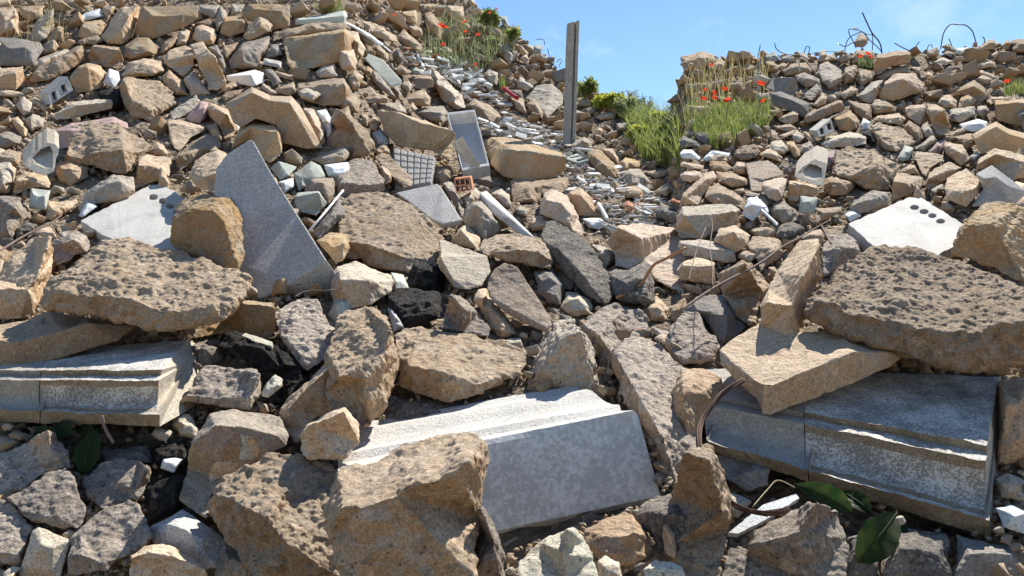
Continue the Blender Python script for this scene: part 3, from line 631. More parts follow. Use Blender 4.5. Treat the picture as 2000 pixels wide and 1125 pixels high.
pale;boulder;1335,404 1430,398 1445,409 1440,441 1410,445 1373,467 1335,465;1335,420 1395,418 1440,412;;long pale boulder with a sunlit top at the left edge of the right pile
tan;boulder;1394,468 1405,447 1434,440 1466,460 1461,475 1437,494 1415,484;1398,462 1432,452 1462,470;z=.02
tan;concrete_chunk;1461,450 1500,438 1517,446 1514,463 1480,466
grey;concrete_slab;1335,470 1370,467 1434,481 1437,510 1420,513 1335,498;1335,476 1432,492
tan;concrete_block;1335,512 1357,502 1397,512 1397,555 1335,548;1335,518 1390,520
tan;boulder;1439,502 1445,489 1471,486 1482,502 1465,513
tan;boulder;1458,480 1469,462 1522,465 1528,484 1532,495 1485,532 1478,508;1462,482 1510,488 1530,488
agg;boulder;1405,537 1447,508 1469,516 1506,558 1490,575 1480,600 1478,632 1463,635 1437,618 1413,575;1455,512 1490,572/1440,600 1478,608;z=.02;pebbly slanted rock behind the right rough-topped post
tan;concrete_beam;1482,598 1500,562 1520,530 1560,470 1597,465 1603,475 1606,540 1597,550 1572,630 1563,660 1535,668 1495,672 1485,650;1482,598 1500,592 1548,597/1548,597 1568,540 1603,475/1548,597 1560,662;z=.10 n=.8;rough-topped square concrete post lying end-on above the right tan slab
speck;boulder;1605,482 1625,459 1655,456 1672,470 1682,496 1660,508 1620,535 1608,540;1608,490 1640,480 1678,490
tan;stone;1563,466 1575,453 1605,448 1612,474 1602,482
ochre;tile;1608,444 1649,440 1647,455 1618,468;1608,447 1648,443;;small orange tile left of the right holed slab
agg;boulder;1578,600 1590,575 1620,530 1660,505 1700,480 1748,480 1830,498 1870,506 1930,530 2008,565 2008,712 1950,708 1881,722 1857,715 1785,697 1740,681 1660,657 1620,640 1582,620;1580,602 1598,592 1630,592 1650,612 1700,618 1750,624 1790,645 1850,650 1900,650 1950,632 2008,635;z=.13 n=1.2;big flat-topped pebbly boulder over the right cornice
terra;stone;1831,619 1855,606 1884,611 1868,651 1844,643;;z=.17 n=.5;small orange stone stuck in the front of the right flat-topped boulder
ochre;boulder;1860,497 1873,443 1884,430 1916,403 1940,395 1990,405 2008,410 2008,560 1960,535 1927,520 1892,507;1866,480 1890,440 1940,435 1960,470 1990,520;z=.07 n=2.0;ochre boulder at the right edge beside the right holed slab
slate;stone_slab;1895,405 1921,369 1905,340 1937,322 2008,375 2008,412 1943,400;;t=.18 n=.2;blue-grey slab corner at the right edge above the ochre boulder
tan;boulder;1844,369 1850,347 1887,327 1913,352 1921,370 1887,405 1847,388;1846,372 1880,376 1918,362;z=.03
tan;boulder;1808,361 1815,337 1852,315 1879,327 1842,355 1812,372;1812,350 1845,335 1876,328
pale;stone;1817,371 1843,357 1844,372 1825,383
tan;concrete_chunk;1785,305 1788,294 1844,302 1844,313 1817,329 1809,347 1799,339;1787,303 1842,310
tan;concrete_block;1740,395 1743,353 1751,337 1804,347 1799,369 1772,382;1742,354 1772,360 1801,356
tan;stone;1756,334 1777,321 1788,323 1796,341 1770,340
tan;tile;1784,385 1789,360 1793,359 1807,390;;t=.3 z=.02
grey;concrete_slab;1655,405 1700,372 1740,374 1738,398 1690,415 1665,425;;t=.4
pink;stone;1689,418 1700,401 1724,389 1738,400 1708,414
bluewhite;tile;1648,420 1665,407 1684,422 1660,434
agg;boulder;1628,325 1634,294 1655,286 1700,289 1727,305 1764,323 1748,339 1740,368 1718,374 1690,366 1664,352 1632,342;1630,322 1665,345 1712,326 1748,337;z=.02;big pebbly boulder with lit top and ochre hollow front above the right holed slab
brown;boulder;1607,362 1614,348 1640,340 1675,352 1672,365 1650,382 1618,382
mauve;concrete_slab;1600,300 1632,292 1630,325 1617,326
ochre;stone;1667,82 1680,64 1695,74 1695,85 1687,93 1671,93;;z=.01;pointed stone caught in a tangle of wire on the skyline
brown;concrete_block;1706,140 1710,108 1767,97 1781,104 1777,123 1735,130 1712,150;1710,114 1776,106;z=.02;long brown block on the skyline right of the wire tangle
brown;boulder;1658,118 1673,96 1705,99 1710,115 1705,130 1665,125
tan;boulder;1673,160 1676,133 1703,139 1706,155 1681,171
tan;boulder;1645,155 1650,133 1672,125 1676,140 1668,160 1650,164
tan;boulder;1717,190 1729,157 1748,144 1788,144 1807,165 1801,181 1745,197 1725,194;1724,164 1760,154 1804,168;z=.01;large smooth tan boulder below the brown skyline block
tan;boulder;1713,152 1735,135 1772,128 1780,142 1748,144 1725,160
grey;boulder;1676,187 1703,160 1726,155 1720,182 1703,203 1685,198
ochre;boulder;1701,205 1708,195 1729,192 1752,211 1750,219 1705,224
brown;boulder;1655,197 1700,205 1703,232 1690,238 1672,222
tan;boulder;1640,185 1662,168 1677,174 1671,185 1648,195
bluewhite;stone;1679,248 1686,230 1701,238 1698,253 1682,255;;z=.01;bluish white crystal-like lump right of the right hollow block
black;asphalt_lump;1676,258 1700,252 1709,280 1697,283 1688,268
agg;boulder;1701,246 1713,241 1764,251 1790,277 1752,299 1722,289 1709,270;1704,252 1720,272 1740,284 1787,278
tan;boulder;1703,236 1713,226 1755,221 1770,232 1760,246 1725,240
tan;concrete_chunk;1766,212 1776,205 1807,203 1815,234 1796,246 1772,229;1768,214 1808,210
tan;concrete_slab;1808,201 1831,205 1845,213 1858,250 1844,266 1830,264 1816,236;1812,212 1842,216 1856,252;z=.02
brown;boulder;1764,248 1775,234 1796,248 1805,270 1790,280
grey;concrete_slab;1796,250 1812,237 1834,267 1807,270
pale;concrete_slab;1784,292 1822,264 1831,275 1804,295
mauve;tile;1812,298 1831,276 1847,272 1838,300 1825,302
tan;concrete_chunk;1841,288 1845,277 1881,283 1893,303 1894,312 1878,327 1850,302
greenish;tile;1892,307 1909,294 1915,305 1900,316
greenish;stone;1752,310 1767,283 1785,289 1777,313 1760,316
ochre;concrete_slab;1896,264! 1945,237! 1970,252! 2008,262! 2008,308 1970,300 1940,290 1916,303;1905,272 1946,247 1970,262 2004,272;t=.2 n=.25 e=16;large tan pentagon slab with a pale sawn edge at the right edge
tan;boulder;1903,335 1911,310 1943,289 2008,305 2008,345 1977,354 1938,322;1908,322 1945,300 2000,315;z=.03
ochre;concrete_block;1941,197 2008,193 2008,252 1951,237 1942,230;1942,203 2008,199;e=8
tan;concrete_slab;1924,197 1935,190 2008,188 2008,196 1942,198 1938,205
white;concrete_stub;1872,243 1910,232 1930,238 1928,252 1900,258 1880,254;;n=.2;round white-sided stub lying above the right pentagon slab
tan;stone;1852,262 1884,248 1885,258 1858,268
brown;stone;1864,268 1898,260 1906,283 1888,290
ochre;boulder;1865,182 1880,168 1902,155 1925,172 1927,192 1916,202 1890,190;1870,180 1902,168 1924,184
ochre;boulder;1870,211 1874,195 1892,179 1909,197 1900,207 1880,213
tan;boulder;1832,204 1835,187 1857,185 1871,200 1868,213 1845,211
grey;boulder;1852,228 1857,213 1905,207 1906,226 1875,240 1855,237
grey;stone;1908,208 1924,205 1935,219 1919,229 1906,224
tan;boulder;1903,128 1927,115 1945,122 1943,132 1916,135
pale;stone;1823,122 1841,111 1862,120 1847,126
pink;stone;1841,106 1849,99 1865,104 1857,112
greenish;stone;1865,94 1892,92 1895,104 1868,107
brown;boulder;1809,101 1831,91 1835,109 1812,112
brown;boulder;1838,91 1850,85 1865,93 1865,103 1850,100
brown;boulder;1911,91 1937,75 1950,88 1943,97 1916,99
tan;stone;1953,90 1967,77 1977,85 1964,100
brown;stone;1975,78 2008,74 2008,105 1978,100
tan;stone;1935,107 1948,99 1953,109 1943,115
tan;boulder;1777,131 1799,131 1800,148 1785,142
ochre;stone;1804,152 1812,139 1823,144 1820,157
tan;stone;1845,155 1868,149 1873,160 1860,165
tan;boulder;1903,155 1921,145 1939,155 1929,165 1911,160
tan;stone;1897,144 1916,136 1953,152 1950,157 1925,150
dgrey;boulder;1335,605 1360,578 1410,577 1437,618 1461,636 1432,663 1410,677 1394,650 1375,620 1335,612
speck;boulder;1335,608 1365,612 1381,648 1400,658 1408,678 1390,704 1335,716;1335,702 1365,690 1404,676;z=.02
brown;boulder;1335,718 1373,718 1407,740 1418,763 1415,785 1390,806 1368,840 1360,880 1335,884;;z=.02
tan;concrete_slab;1405,683 1434,659 1485,632 1540,650 1600,648 1640,640 1680,665 1770,692 1730,720 1660,752 1505,815 1487,811 1475,778 1442,748 1408,710;1406,688 1440,715 1472,742 1512,750 1560,730 1610,710 1670,685 1768,692/1490,748 1496,812;z=.08 n=.5;thick tan slab with a flat grey top lying across the right cornice
agg;concrete_chunk;1527,731 1533,710 1560,685 1580,672 1620,690 1602,712 1570,722;;z=.105;mortar lump on top of the right tan slab
agg;boulder;1335,884 1378,866 1391,870 1418,942 1426,996 1423,1033 1413,1092 1407,1135 1335,1135;1335,890 1385,900 1410,1000;z=.09;big pebbly boulder at the bottom left beside the rusty cable
dgrey;boulder;1391,892 1440,880 1470,897 1503,916 1500,948 1460,958 1420,937 1395,908;1450,955 1475,920 1500,918
grey;tile;1418,958 1450,969 1469,980 1442,1012 1420,1009;;n=.2
speck;boulder;1407,1135 1420,1068 1455,1083 1474,1038 1517,1012 1557,990 1597,977 1637,1004 1655,1052 1650,1135;1480,1060 1560,1040 1575,1135/1560,1040 1600,982;z=.09;large speckled rock at the bottom below the rusty cable
soot;boulder;1715,1135 1740,1042 1790,1035 1850,1040 1862,1135;;z=-.02
dgrey;boulder;1864,1135 1868,1045 1930,1060 2008,1066 2008,1135;;z=-.02
bluewhite;tile;1945,992 1975,985 2008,1000 2008,1046 1960,1030;;z=.02
pale;tile;1945,935 1970,925 2008,940 2008,982 1952,972
brown;boulder;1952,745 2008,735 2008,905 1950,905
dgrey;boulder;1655,1050 1700,1035 1722,1060 1715,1135 1655,1135;;z=-.03
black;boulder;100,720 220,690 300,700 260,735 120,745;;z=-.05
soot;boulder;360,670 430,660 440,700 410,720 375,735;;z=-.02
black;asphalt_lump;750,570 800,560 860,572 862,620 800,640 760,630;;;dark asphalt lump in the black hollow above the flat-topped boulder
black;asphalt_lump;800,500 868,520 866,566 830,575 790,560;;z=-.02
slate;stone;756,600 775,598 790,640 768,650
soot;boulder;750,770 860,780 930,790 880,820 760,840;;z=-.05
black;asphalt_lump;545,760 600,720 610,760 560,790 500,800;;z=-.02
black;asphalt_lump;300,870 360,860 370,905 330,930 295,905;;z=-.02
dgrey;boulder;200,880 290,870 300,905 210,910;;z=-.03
"""

CAT = {'concrete_chunk': 'concrete chunk', 'concrete_slab': 'concrete slab', 'concrete_block': 'concrete block', 'concrete_beam': 'concrete beam',
       'stone': 'stone', 'boulder': 'boulder', 'asphalt_lump': 'asphalt lump', 'tile': 'tile', 'plank': 'plank', 'board': 'board',
       'stone_slab': 'stone slab', 'stone_block': 'stone block', 'concrete_stub': 'concrete stub'}
GROUP = {'concrete_chunk': 'rubble chunks on the slope', 'concrete_slab': 'concrete slabs in the rubble', 'concrete_block': 'squared blocks in the rubble',
       'concrete_beam': 'beam ends in the rubble', 'stone': 'small stones in the rubble', 'boulder': 'boulders of rubble on the slope',
       'asphalt_lump': 'black asphalt lumps', 'tile': 'tile fragments in the rubble', 'plank': 'thin white planks in the rubble',
       'board': 'pale board pieces in the rubble', 'stone_slab': 'blue-grey stone slabs', 'stone_block': 'sawn greenish blocks', 'concrete_stub': 'white-sided stubs'}

# things one can find, used to say where a plain rock lies
LANDMARKS = [(110, 178, 'the left hollow block'), (75, 300, 'the left broken clay block'), (255, 420, 'the left holed slab'), (560, 430, 'the long blue-grey slab'),
  (540, 230, 'the left pentagon slab'), (200, 750, 'the left cornice'), (500, 700, 'the long asphalt lump'), (450, 880, 'the fossil-patterned block'),
  (400, 450, 'the left ochre boulder'), (190, 880, 'the left dock plant'), (325, 40, 'the broad orange slab face'), (610, 95, 'the large orange block'),
  (60, 50, 'the dry stalks'), (290, 560, 'the left flat-topped boulder'), (600, 1020, 'the largest left boulder'),
  (1115, 150, 'the concrete post'), (915, 270, 'the white drawer'), (905, 362, 'the perforated brick'), (810, 330, 'the waffle tile'),
  (1050, 880, 'the white cornice'), (750, 138, 'the greenish sawn block'), (840, 400, 'the slate paving slab'), (1270, 530, 'the orange rod'),
  (1210, 640, 'the red-flecked boulder'), (1110, 720, 'the grey pyramid rock'), (995, 182, 'the red pipe'), (870, 60, 'the slope poppies'),
  (1229, 404, 'the terracotta shard'), (1030, 310, 'the block-shaped boulder'), (1280, 250, 'the green bank'), (765, 460, 'the largest middle boulder'),
  (1010, 490, 'the lens-shaped boulder'), (900, 710, 'the flat-topped tan boulder'),
  (1605, 250, 'the right hollow block'), (1585, 325, 'the right broken clay block'), (1770, 440, 'the right holed slab'), (1545, 570, 'the rough-topped post'),
  (1780, 870, 'the right cornice'), (1430, 215, 'the poppy clump'), (1875, 75, 'the wire arch'), (1680, 85, 'the wire tangle'),
  (1478, 405, 'the white plastic bag'), (1390, 900, 'the rusty cable'), (1930, 470, 'the right ochre boulder'), (1580, 400, 'the right pale square block'),
  (1810, 590, 'the right flat-topped boulder'), (1950, 270, 'the right pentagon slab'), (1500, 345, 'the pinkish stepped block'), (1765, 170, 'the smooth skyline boulder'),
  (1965, 170, 'the lone right poppy'), (1720, 1040, 'the right dock plant')]
USED = set()
def direction(dx, dy):
    a = math.degrees(math.atan2(-dy, dx)) % 360
    return ['right of', 'above and right of', 'above', 'above and left of', 'left of', 'below and left of', 'below', 'below and right of'][int((a + 22.5) // 45) % 8]
def compose(colour, noun, u, v, w, h):
    """a label from the thing's look and from what lies beside it, unlike any other label"""
    s = math.sqrt(w * h)
    size = 'tiny' if s < 16 else 'small' if s < 30 else 'medium' if s < 55 else 'large' if s < 110 else 'huge'
    r = w / max(h, 1)
    shape = 'wide' if r > 2.0 else 'tall' if r < 0.62 else 'angular'
    near = sorted(LANDMARKS, key=lambda L: (L[0] - u) ** 2 + (L[1] - v) ** 2)
    for first in near[:3]:
        d1 = math.hypot(first[0] - u, first[1] - v)
        q = 'just ' if d1 < 60 else ''
        for sh in (shape, {'wide': 'flat', 'tall': 'narrow', 'angular': 'blocky'}[shape]):
            t = f"{size} {colour} {sh} {noun} {q}{direction(u - first[0], v - first[1])} {first[2]}"
            if t not in USED and len(t.split()) <= 16:
                USED.add(t); return t
    for a in range(4):
        for b in range(1, 8):
            if a == b: continue
            A, B = near[a], near[b]
            t = f"{size} {colour} {noun} {direction(u - A[0], v - A[1])} {A[2]}, {direction(u - B[0], v - B[1])} {B[2]}"
            if t not in USED and len(t.split()) <= 16:
                USED.add(t); return t
    for k in range(2, 30):
        t = f"{size} {colour} {noun} near {near[k][2]} and {near[0][2]}"
        if t not in USED and len(t.split()) <= 16:
            USED.add(t); return t
    return f"{size} {colour} {noun} near {near[0][2]}"
# ------------------------------------------------------------------ ground and the slope the rubble lies on
def soil(name, c1, c2, c3):
    m, t, b = base_mat(name, 0.95, 0.15)
    v = coords(t, False)
    col = mix(t, 'MIX', ramp(t, noise(t, v, 1.3, 7, 0.65), [(0.40, 0.0), (0.62, 1.0)]), c1, c2)
    g = voro(t, v, 38.0); hs = t.nodes.new('ShaderNodeSeparateColor'); t.links.new(g.outputs['Color'], hs.inputs[0])
    col = mix(t, 'MIX', ramp(t, hs.outputs[0], [(0.72, 0.0), (0.78, 0.9)]), col, c3)
    col = mix(t, 'MULTIPLY', 0.7, col, ramp(t, noise(t, v, 60.0, 5, 0.7), [(0.3, 0.4), (0.7, 1.4)]))
    t.links.new(col, b.inputs['Base Color'])
    bp = t.nodes.new('ShaderNodeBump'); bp.inputs['Strength'].default_value = 1.0; bp.inputs['Distance'].default_value = 0.03
    t.links.new(g.outputs['Distance'], bp.inputs['Height'])
    b2 = t.nodes.new('ShaderNodeBump'); b2.inputs['Strength'].default_value = 0.8; b2.inputs['Distance'].default_value = 0.02
    t.links.new(noise(t, v, 45.0, 8, 0.75), b2.inputs['Height']); t.links.new(bp.outputs[0], b2.inputs['Normal'])
    t.links.new(b2.outputs[0], b.inputs['Normal'])
    return m
M['soil'] = soil('rubble_soil', (0.22, 0.165, 0.115), (0.32, 0.25, 0.175), (0.44, 0.37, 0.28))
M['dirt'] = soil('bare_ground', (0.44, 0.34, 0.22), (0.50, 0.40, 0.27), (0.54, 0.44, 0.31))

tag(link('ground', mesh_from('ground', [(-900, -900, -0.03), (900, -900, -0.03), (900, 900, -0.03), (-900, 900, -0.03)], [(0, 1, 2, 3)]), M['dirt']), kind='structure')

def terrain():
    us = sorted(set(list(range(-1000, 3001, 10)) + [1318, 1321, 1324, 1327, 1330, 1333, 1336, 1339, 1342]))
    n = 150
    grid = []
    for u in us:
        sk = float(skyline(u)) + 4
        col = []
        col.append(Vector(((u - 1000) / F * 1.45, 0.75, -0.06)))
        vs = [1500 + (sk - 1500) * (i / n) for i in range(n + 1)]
        for v in vs:
            d = D(u, v); col.append(P(u, v, d * 1.014 + 0.015 + 0.075 * float(sstep(640, 860, v)) + 0.05 * float(sstep(820, 920, v))))
        top = col[-1]; d0 = top.y
        for dy, dz in ((0.35, 0.02), (0.9, 0.22), (2.0, 0.8), (4.0, 2.0), (7.5, 9.0)):
            k = (d0 + dy) / d0
            col.append(Vector((top.x * k, d0 + dy, max(top.z - dz, -0.1))))
        grid.append(col)
    m = len(grid[0])
    V = np.array([[list(p) for p in c] for c in grid]).reshape(-1, 3)
    b = 0.035 * fbm(V * 3.1, 3, 5) + 0.022 * fbm(V * 11.0, 3, 9) + 0.02 * (worley(V * 9.0, 3) - 0.5)
    V[:, 2] += b; V[:, 1] += b * 0.5
    faces = [(i * m + j, (i + 1) * m + j, (i + 1) * m + j + 1, i * m + j + 1) for i in range(len(us) - 1) for j in range(m - 1)]
    tag(link('rubble_slope', mesh_from('rubble_slope', V, faces, True), M['soil']), kind='structure')
terrain()

# ------------------------------------------------------------------ building a rock from its faces
def parse_pts(s):
    out = []
    for w in s.split():
        st = '!' if w.endswith('!') else w.endswith('*'); a, b = w.rstrip('*!').split(',')
        out.append((float(a), float(b), st))
    return out
def inside(poly, x, y):
    c = False; n = len(poly)
    for i in range(n):
        x1, y1 = poly[i][:2]; x2, y2 = poly[i - 1][:2]
        if (y1 > y) != (y2 > y) and x < (x2 - x1) * (y - y1) / (y2 - y1 + 1e-9) + x1: c = not c
    return c
def vbottom(poly, u):
    us = [p[0] for p in poly]
    u = min(max(u, min(us) + 1.0), max(us) - 1.0)
    best = -1e9; n = len(poly)
    for i in range(n):
        x1, y1 = poly[i][:2]; x2, y2 = poly[i - 1][:2]
        if (x1 - u) * (x2 - u) <= 0 and abs(x1 - x2) > 1e-6:
            best = max(best, y1 + (y2 - y1) * (u - x1) / (x2 - x1))
    return best
COVER = []                      # outlines already taken by a rock, so that smaller rubble goes between them
PENDING = []
SEAM = random.Random(99)
def past_seam(poly):
    """rocks the picture cuts off at its inner seams go on, rounded, behind their neighbours"""
    out = []
    uc = sum(p[0] for p in poly) / len(poly)
    for i, p in enumerate(poly):
        hit = None
        for lo, hi, c in ((661, 678, 669), (1326, 1342, 1333)):
            if lo < p[0] < hi:
                hit = c; sg = 1 if uc < p[0] else -1
        if hit is None: out.append(p); continue
        q = poly[(i + 1) % len(poly)]
        out.append((p[0] + sg * SEAM.uniform(-3, 9), p[1], p[2]))
        if abs(q[0] - p[0]) < 12:
            L = abs(q[1] - p[1])
            for f in ((0.3, 0.68) if L > 60 else (0.5,)):
                out.append((p[0] + sg * min(28, L * SEAM.uniform(0.12, 0.28) + 4), p[1] + (q[1] - p[1]) * (f + SEAM.uniform(-.08, .08)), False))
    return out
def rock_mesh(poly, ridges, t=0.75, z=0.0, auto=True, extra=0.0):
    us = [p[0] for p in poly]; vs = [p[1] for p in poly]
    uc = sum(us) / len(us); vb = max(vs); w = max(us) - min(us); h = vb - min(vs)
    uq = min(max(uc, 30), 1970)
    if uq < 668: uq = min(uq, 560)
    db = D(uq, vb)
    vt = min(vs)
    def dep(v):
        q = D(uq, vt) + (db - D(uq, vt)) * (v - vt) / max(vb - vt, 1e-6) if t < 0.45 else D(uq, v)
        return (db + t * (q - db)) * (1 - z)
    # ridge ends meet the outline: snap them to a corner or let them into the nearest side
    poly = list(poly)
    flag = {}
    fixed = []
    for line in ridges or []:
        nl = []
        for (u, v, s) in line:
            best = None
            for i in range(len(poly)):
                x1, y1 = poly[i][:2]; x2, y2 = poly[(i + 1) % len(poly)][:2]
                L = (x2 - x1) ** 2 + (y2 - y1) ** 2 + 1e-9
                f = min(1, max(0, ((u - x1) * (x2 - x1) + (v - y1) * (y2 - y1)) / L))
                q = (x1 + (x2 - x1) * f, y1 + (y2 - y1) * f); dd = math.hypot(q[0] - u, q[1] - v)
                if best is None or dd < best[0]: best = (dd, i, q)
            lim = max(3.0, 0.05 * min(w, h))
            if best[0] < lim or not inside(poly, u, v):
                dd, i, q = best
                j = min(range(len(poly)), key=lambda k: math.hypot(poly[k][0] - q[0], poly[k][1] - q[1]))
                if math.hypot(poly[j][0] - q[0], poly[j][1] - q[1]) < max(3.0, 0.06 * min(w, h)): q = poly[j][:2]
                else: poly.insert(i + 1, (q[0], q[1], False))
                flag[(round(q[0], 3), round(q[1], 3))] = True
                nl.append(q)
            else: nl.append((u, v))
        fixed.append(nl)
    pts = [Vector((p[0], p[1])) for p in poly]
    n0 = len(pts)
    edges = [(i, (i + 1) % n0) for i in range(n0)]
    isr = [(round(p.x, 3), round(p.y, 3)) in flag for p in pts]
    kk = [1.0] * n0
    lines = []
    if ridges:
        for line in fixed:
            idx = []
            for (u, v) in line:
                hit = [i for i in range(len(pts)) if abs(pts[i].x - u) + abs(pts[i].y - v) < 0.6]
                if hit:
                    idx.append(hit[0]); isr[hit[0]] = True
                else:
                    pts.append(Vector((u, v))); isr.append(True); kk.append(1.0); idx.append(len(pts) - 1)
            lines += [(a, b) for a, b in zip(idx, idx[1:]) if a != b]
    elif auto:
        r = random.Random(int(uc * 7 + vb * 13))
        for f in (-0.24, 0.02, 0.26):
            u = uc + f * w + r.uniform(-.05, .05) * w
            tops = [v for v in np.linspace(min(vs), vb, 40) if inside(poly, u, v)]
            if len(tops) < 6: continue
            v = tops[0] + (tops[-1] - tops[0]) * r.uniform(0.24, 0.46)
            pts.append(Vector((u, v))); isr.append(True); kk.append(r.uniform(0.7, 1.05))
        for f in (-0.2, 0.22):
            u = uc + f * w; tops = [v for v in np.linspace(min(vs), vb, 40) if inside(poly, u, v)]
            if len(tops) < 8: continue
            v = tops[0] + (tops[-1] - tops[0]) * r.uniform(0.68, 0.84)
            pts.append(Vector((u, v))); isr.append(True); kk.append(r.uniform(1.1, 1.5))
    vo, eo, fo, ov, oe, of = geometry.delaunay_2d_cdt(pts, edges + lines, [list(range(n0))], 1, 1e-3)
    W = []
    for i, p in enumerate(vo):
        src = ov[i]
        d = dep(p.y)
        if src and any(isr[s] for s in src):
            k = max(kk[s] for s in src if isr[s])
            d = d - k * (d - dep(vbottom(poly, p.x)))
        elif src and any(s < n0 and poly[s][2] == '!' for s in src): d = d + extra * d / F
        elif not src:
            d = d - 0.6 * (d - dep(vbottom(poly, p.x)))
        W.append(P(p.x, p.y, d))
    # outline loop of the triangulated face
    cnt = {}
    for f in fo:
        for i in range(len(f)):
            e = (f[i], f[(i + 1) % len(f)]); cnt[e] = 1
    nxt = {a: b for (a, b) in cnt if (b, a) not in cnt}
    start = next(iter(nxt)); loop = [start]; q = nxt[start]
    while q != start and len(loop) < 500: loop.append(q); q = nxt[q]
    dm = dep((vb + min(vs)) / 2)
    back = min(max(0.55 * min(w, h) * dm / F, 0.02), 0.45)
    vc = sum(vs) / len(vs)
    nb = len(W)
    for j in loop:
        p = vo[j]; d = W[j].y
        W.append(P(uc + (p.x - uc) * 0.82, vc + (p.y - vc) * 0.82, d + back))
    W.append(P(uc, vc, dm + back * 1.1)); ci = len(W) - 1
    faces = [list(f) for f in fo]
    m = len(loop)
    for i in range(m):
        a, b = loop[i], loop[(i + 1) % m]
        if a == b: continue
        faces.append([a, b, nb + (i + 1) % m, nb + i]); faces.append([nb + i, nb + (i + 1) % m, ci])
    return W, faces, (uc, vc, w, h, dm)

def add_rock(mat, name, poly, ridges, opts, label=None, cat=None, group=None, matobj=None):
    poly = past_seam(poly)
    W, faces, (uc, vc, w, h, dm) = rock_mesh(poly, ridges, opts.get('t', 0.75), opts.get('z', 0.0), extra=opts.get('e', 0.0))
    org = sum(W, Vector()) / len(W)
    me = mesh_from(name, [p - org for p in W], faces)
    bm = bmesh.new(); bm.from_mesh(me); bmesh.ops.recalc_face_normals(bm, faces=bm.faces[:]); bm.to_mesh(me); bm.free()
    o = link(name, me, matobj or M[mat], loc=org)
    px = dm / F
    vox = max(2.1 * px, 0.0028)
    vox = min(vox, max(min(w, h) * px / 13, 1.1 * px))
    rm = o.modifiers.new('r', 'REMESH'); rm.mode = 'VOXEL'; rm.voxel_size = vox
    PENDING.append((o, math.sqrt(w * h) * px, vox, ROUGH.get(mat, 1.0) * opts.get('n', 1.0)))
    if opts.get('z', 0) > -0.01: COVER.append([(p[0], p[1]) for p in poly])
    return o, (uc, vc, w, h)

def finish_rocks():
    dg = bpy.context.evaluated_depsgraph_get()
    new = []
    for o, s, vox, rg in PENDING:
        new.append(bpy.data.meshes.new_from_object(o.evaluated_get(dg)))
    for (o, s, vox, rg), me in zip(PENDING, new):
        old = o.data; o.modifiers.clear()
        me.name = old.name + '_stone'
        me.materials.clear()
        for m in old.materials: me.materials.append(m)
        o.data = me; bpy.data.meshes.remove(old)
        n = len(me.vertices)
        if n == 0: continue
        co = np.empty(n * 3); me.vertices.foreach_get('co', co); co = co.reshape(-1, 3)
        no = np.empty(n * 3); me.vertex_normals.foreach_get('vector', no); no = no.reshape(-1, 3)
        q = co + np.array(o.location) * 1.7
        sm = min(1.0, rg)
        rs = random.Random(int(abs(o.location.x) * 9973 + o.location.z * 7919) + n % 7)
        gw, hw, cw = rs.uniform(.25, .9), rs.choice((0, 0, .2, .4)), rs.uniform(.5, 1.5)
        d = 0.022 * s * sm * fbm(q * (2.0 / s), 2, 1)
        d += 0.008 * s * rg * fbm(q * (7.0 / s), 2, 11)
        d += 0.022 * cw * s * sm * (0.45 - worley(q * (3.2 / s), 21))            # broken facets
        fs = max(0.026, 4.5 * vox)
        d += 0.0032 * (fs / 0.026) ** 0.5 * rg * fbm(q / fs, 3, 31)
        if rg > 0.6:
            gs = max(0.011, 3.2 * vox)
            k = 0.35 + 0.65 * np.clip(fbm(q * 6.0, 2, 61) * 1.2 + 0.5, 0, 1)
            d += 0.0036 * gw * (gs / 0.011) ** 0.5 * rg * k * (0.5 - worley(q / gs, 41))   # grains and pebbles
            pt = worley(q / (gs * 2.4), 51)
            d += 0.0055 * rs.choice((-1, 1, 1)) * hw * np.clip(0.24 - pt, 0, 1) / 0.24 * min(rg, 1.2)       # knocked-out holes
        if rs.random() < 0.3 and rg > 0.5:                                      # bedded or shuttered pieces
            ax = np.array([rs.gauss(0, .4), rs.gauss(0, .4), 1.0]); ax /= np.linalg.norm(ax)
            ph = co @ ax + 0.02 * s * fbm(q * (3.0 / s), 2, 71)
            d += 0.010 * s * vnoise(np.stack([ph * (9.0 / s), ph * 0, ph * 0], 1) + 3.1, 81)
        co = co + no * d[:, None]
        me.vertices.foreach_set('co', co.ravel())
        me.polygons.foreach_set('use_smooth', np.ones(len(me.polygons), bool))
        me.update()
    PENDING.clear()

for line in ROCKS.strip().split('\n'):
    f = line.split(';') + [''] * 6
    mat, name = f[0], f[1]
    poly = parse_pts(f[2])
    rid, opts, label = [], {}, None
    for x in f[3:]:
        x = x.strip()
        if not x: continue
        if '=' in x and x[0] in 'tzne':
            for kv in x.split(): k, v = kv.split('='); opts[k] = float(v)
        elif x[0].isdigit() or x[0] == '-': rid = [parse_pts(q) for q in x.split('/')]
        else: label = x
    o, (uc, vc, w, h) = add_rock(mat, name, poly, rid, opts)
    if label is None: label = compose(COLOUR_WORD[mat], name.replace('_', ' '), min(max(uc, 20), 1980), vc, w, h)
    else: USED.add(label)
    tag(o, label, CAT[name], GROUP[name])

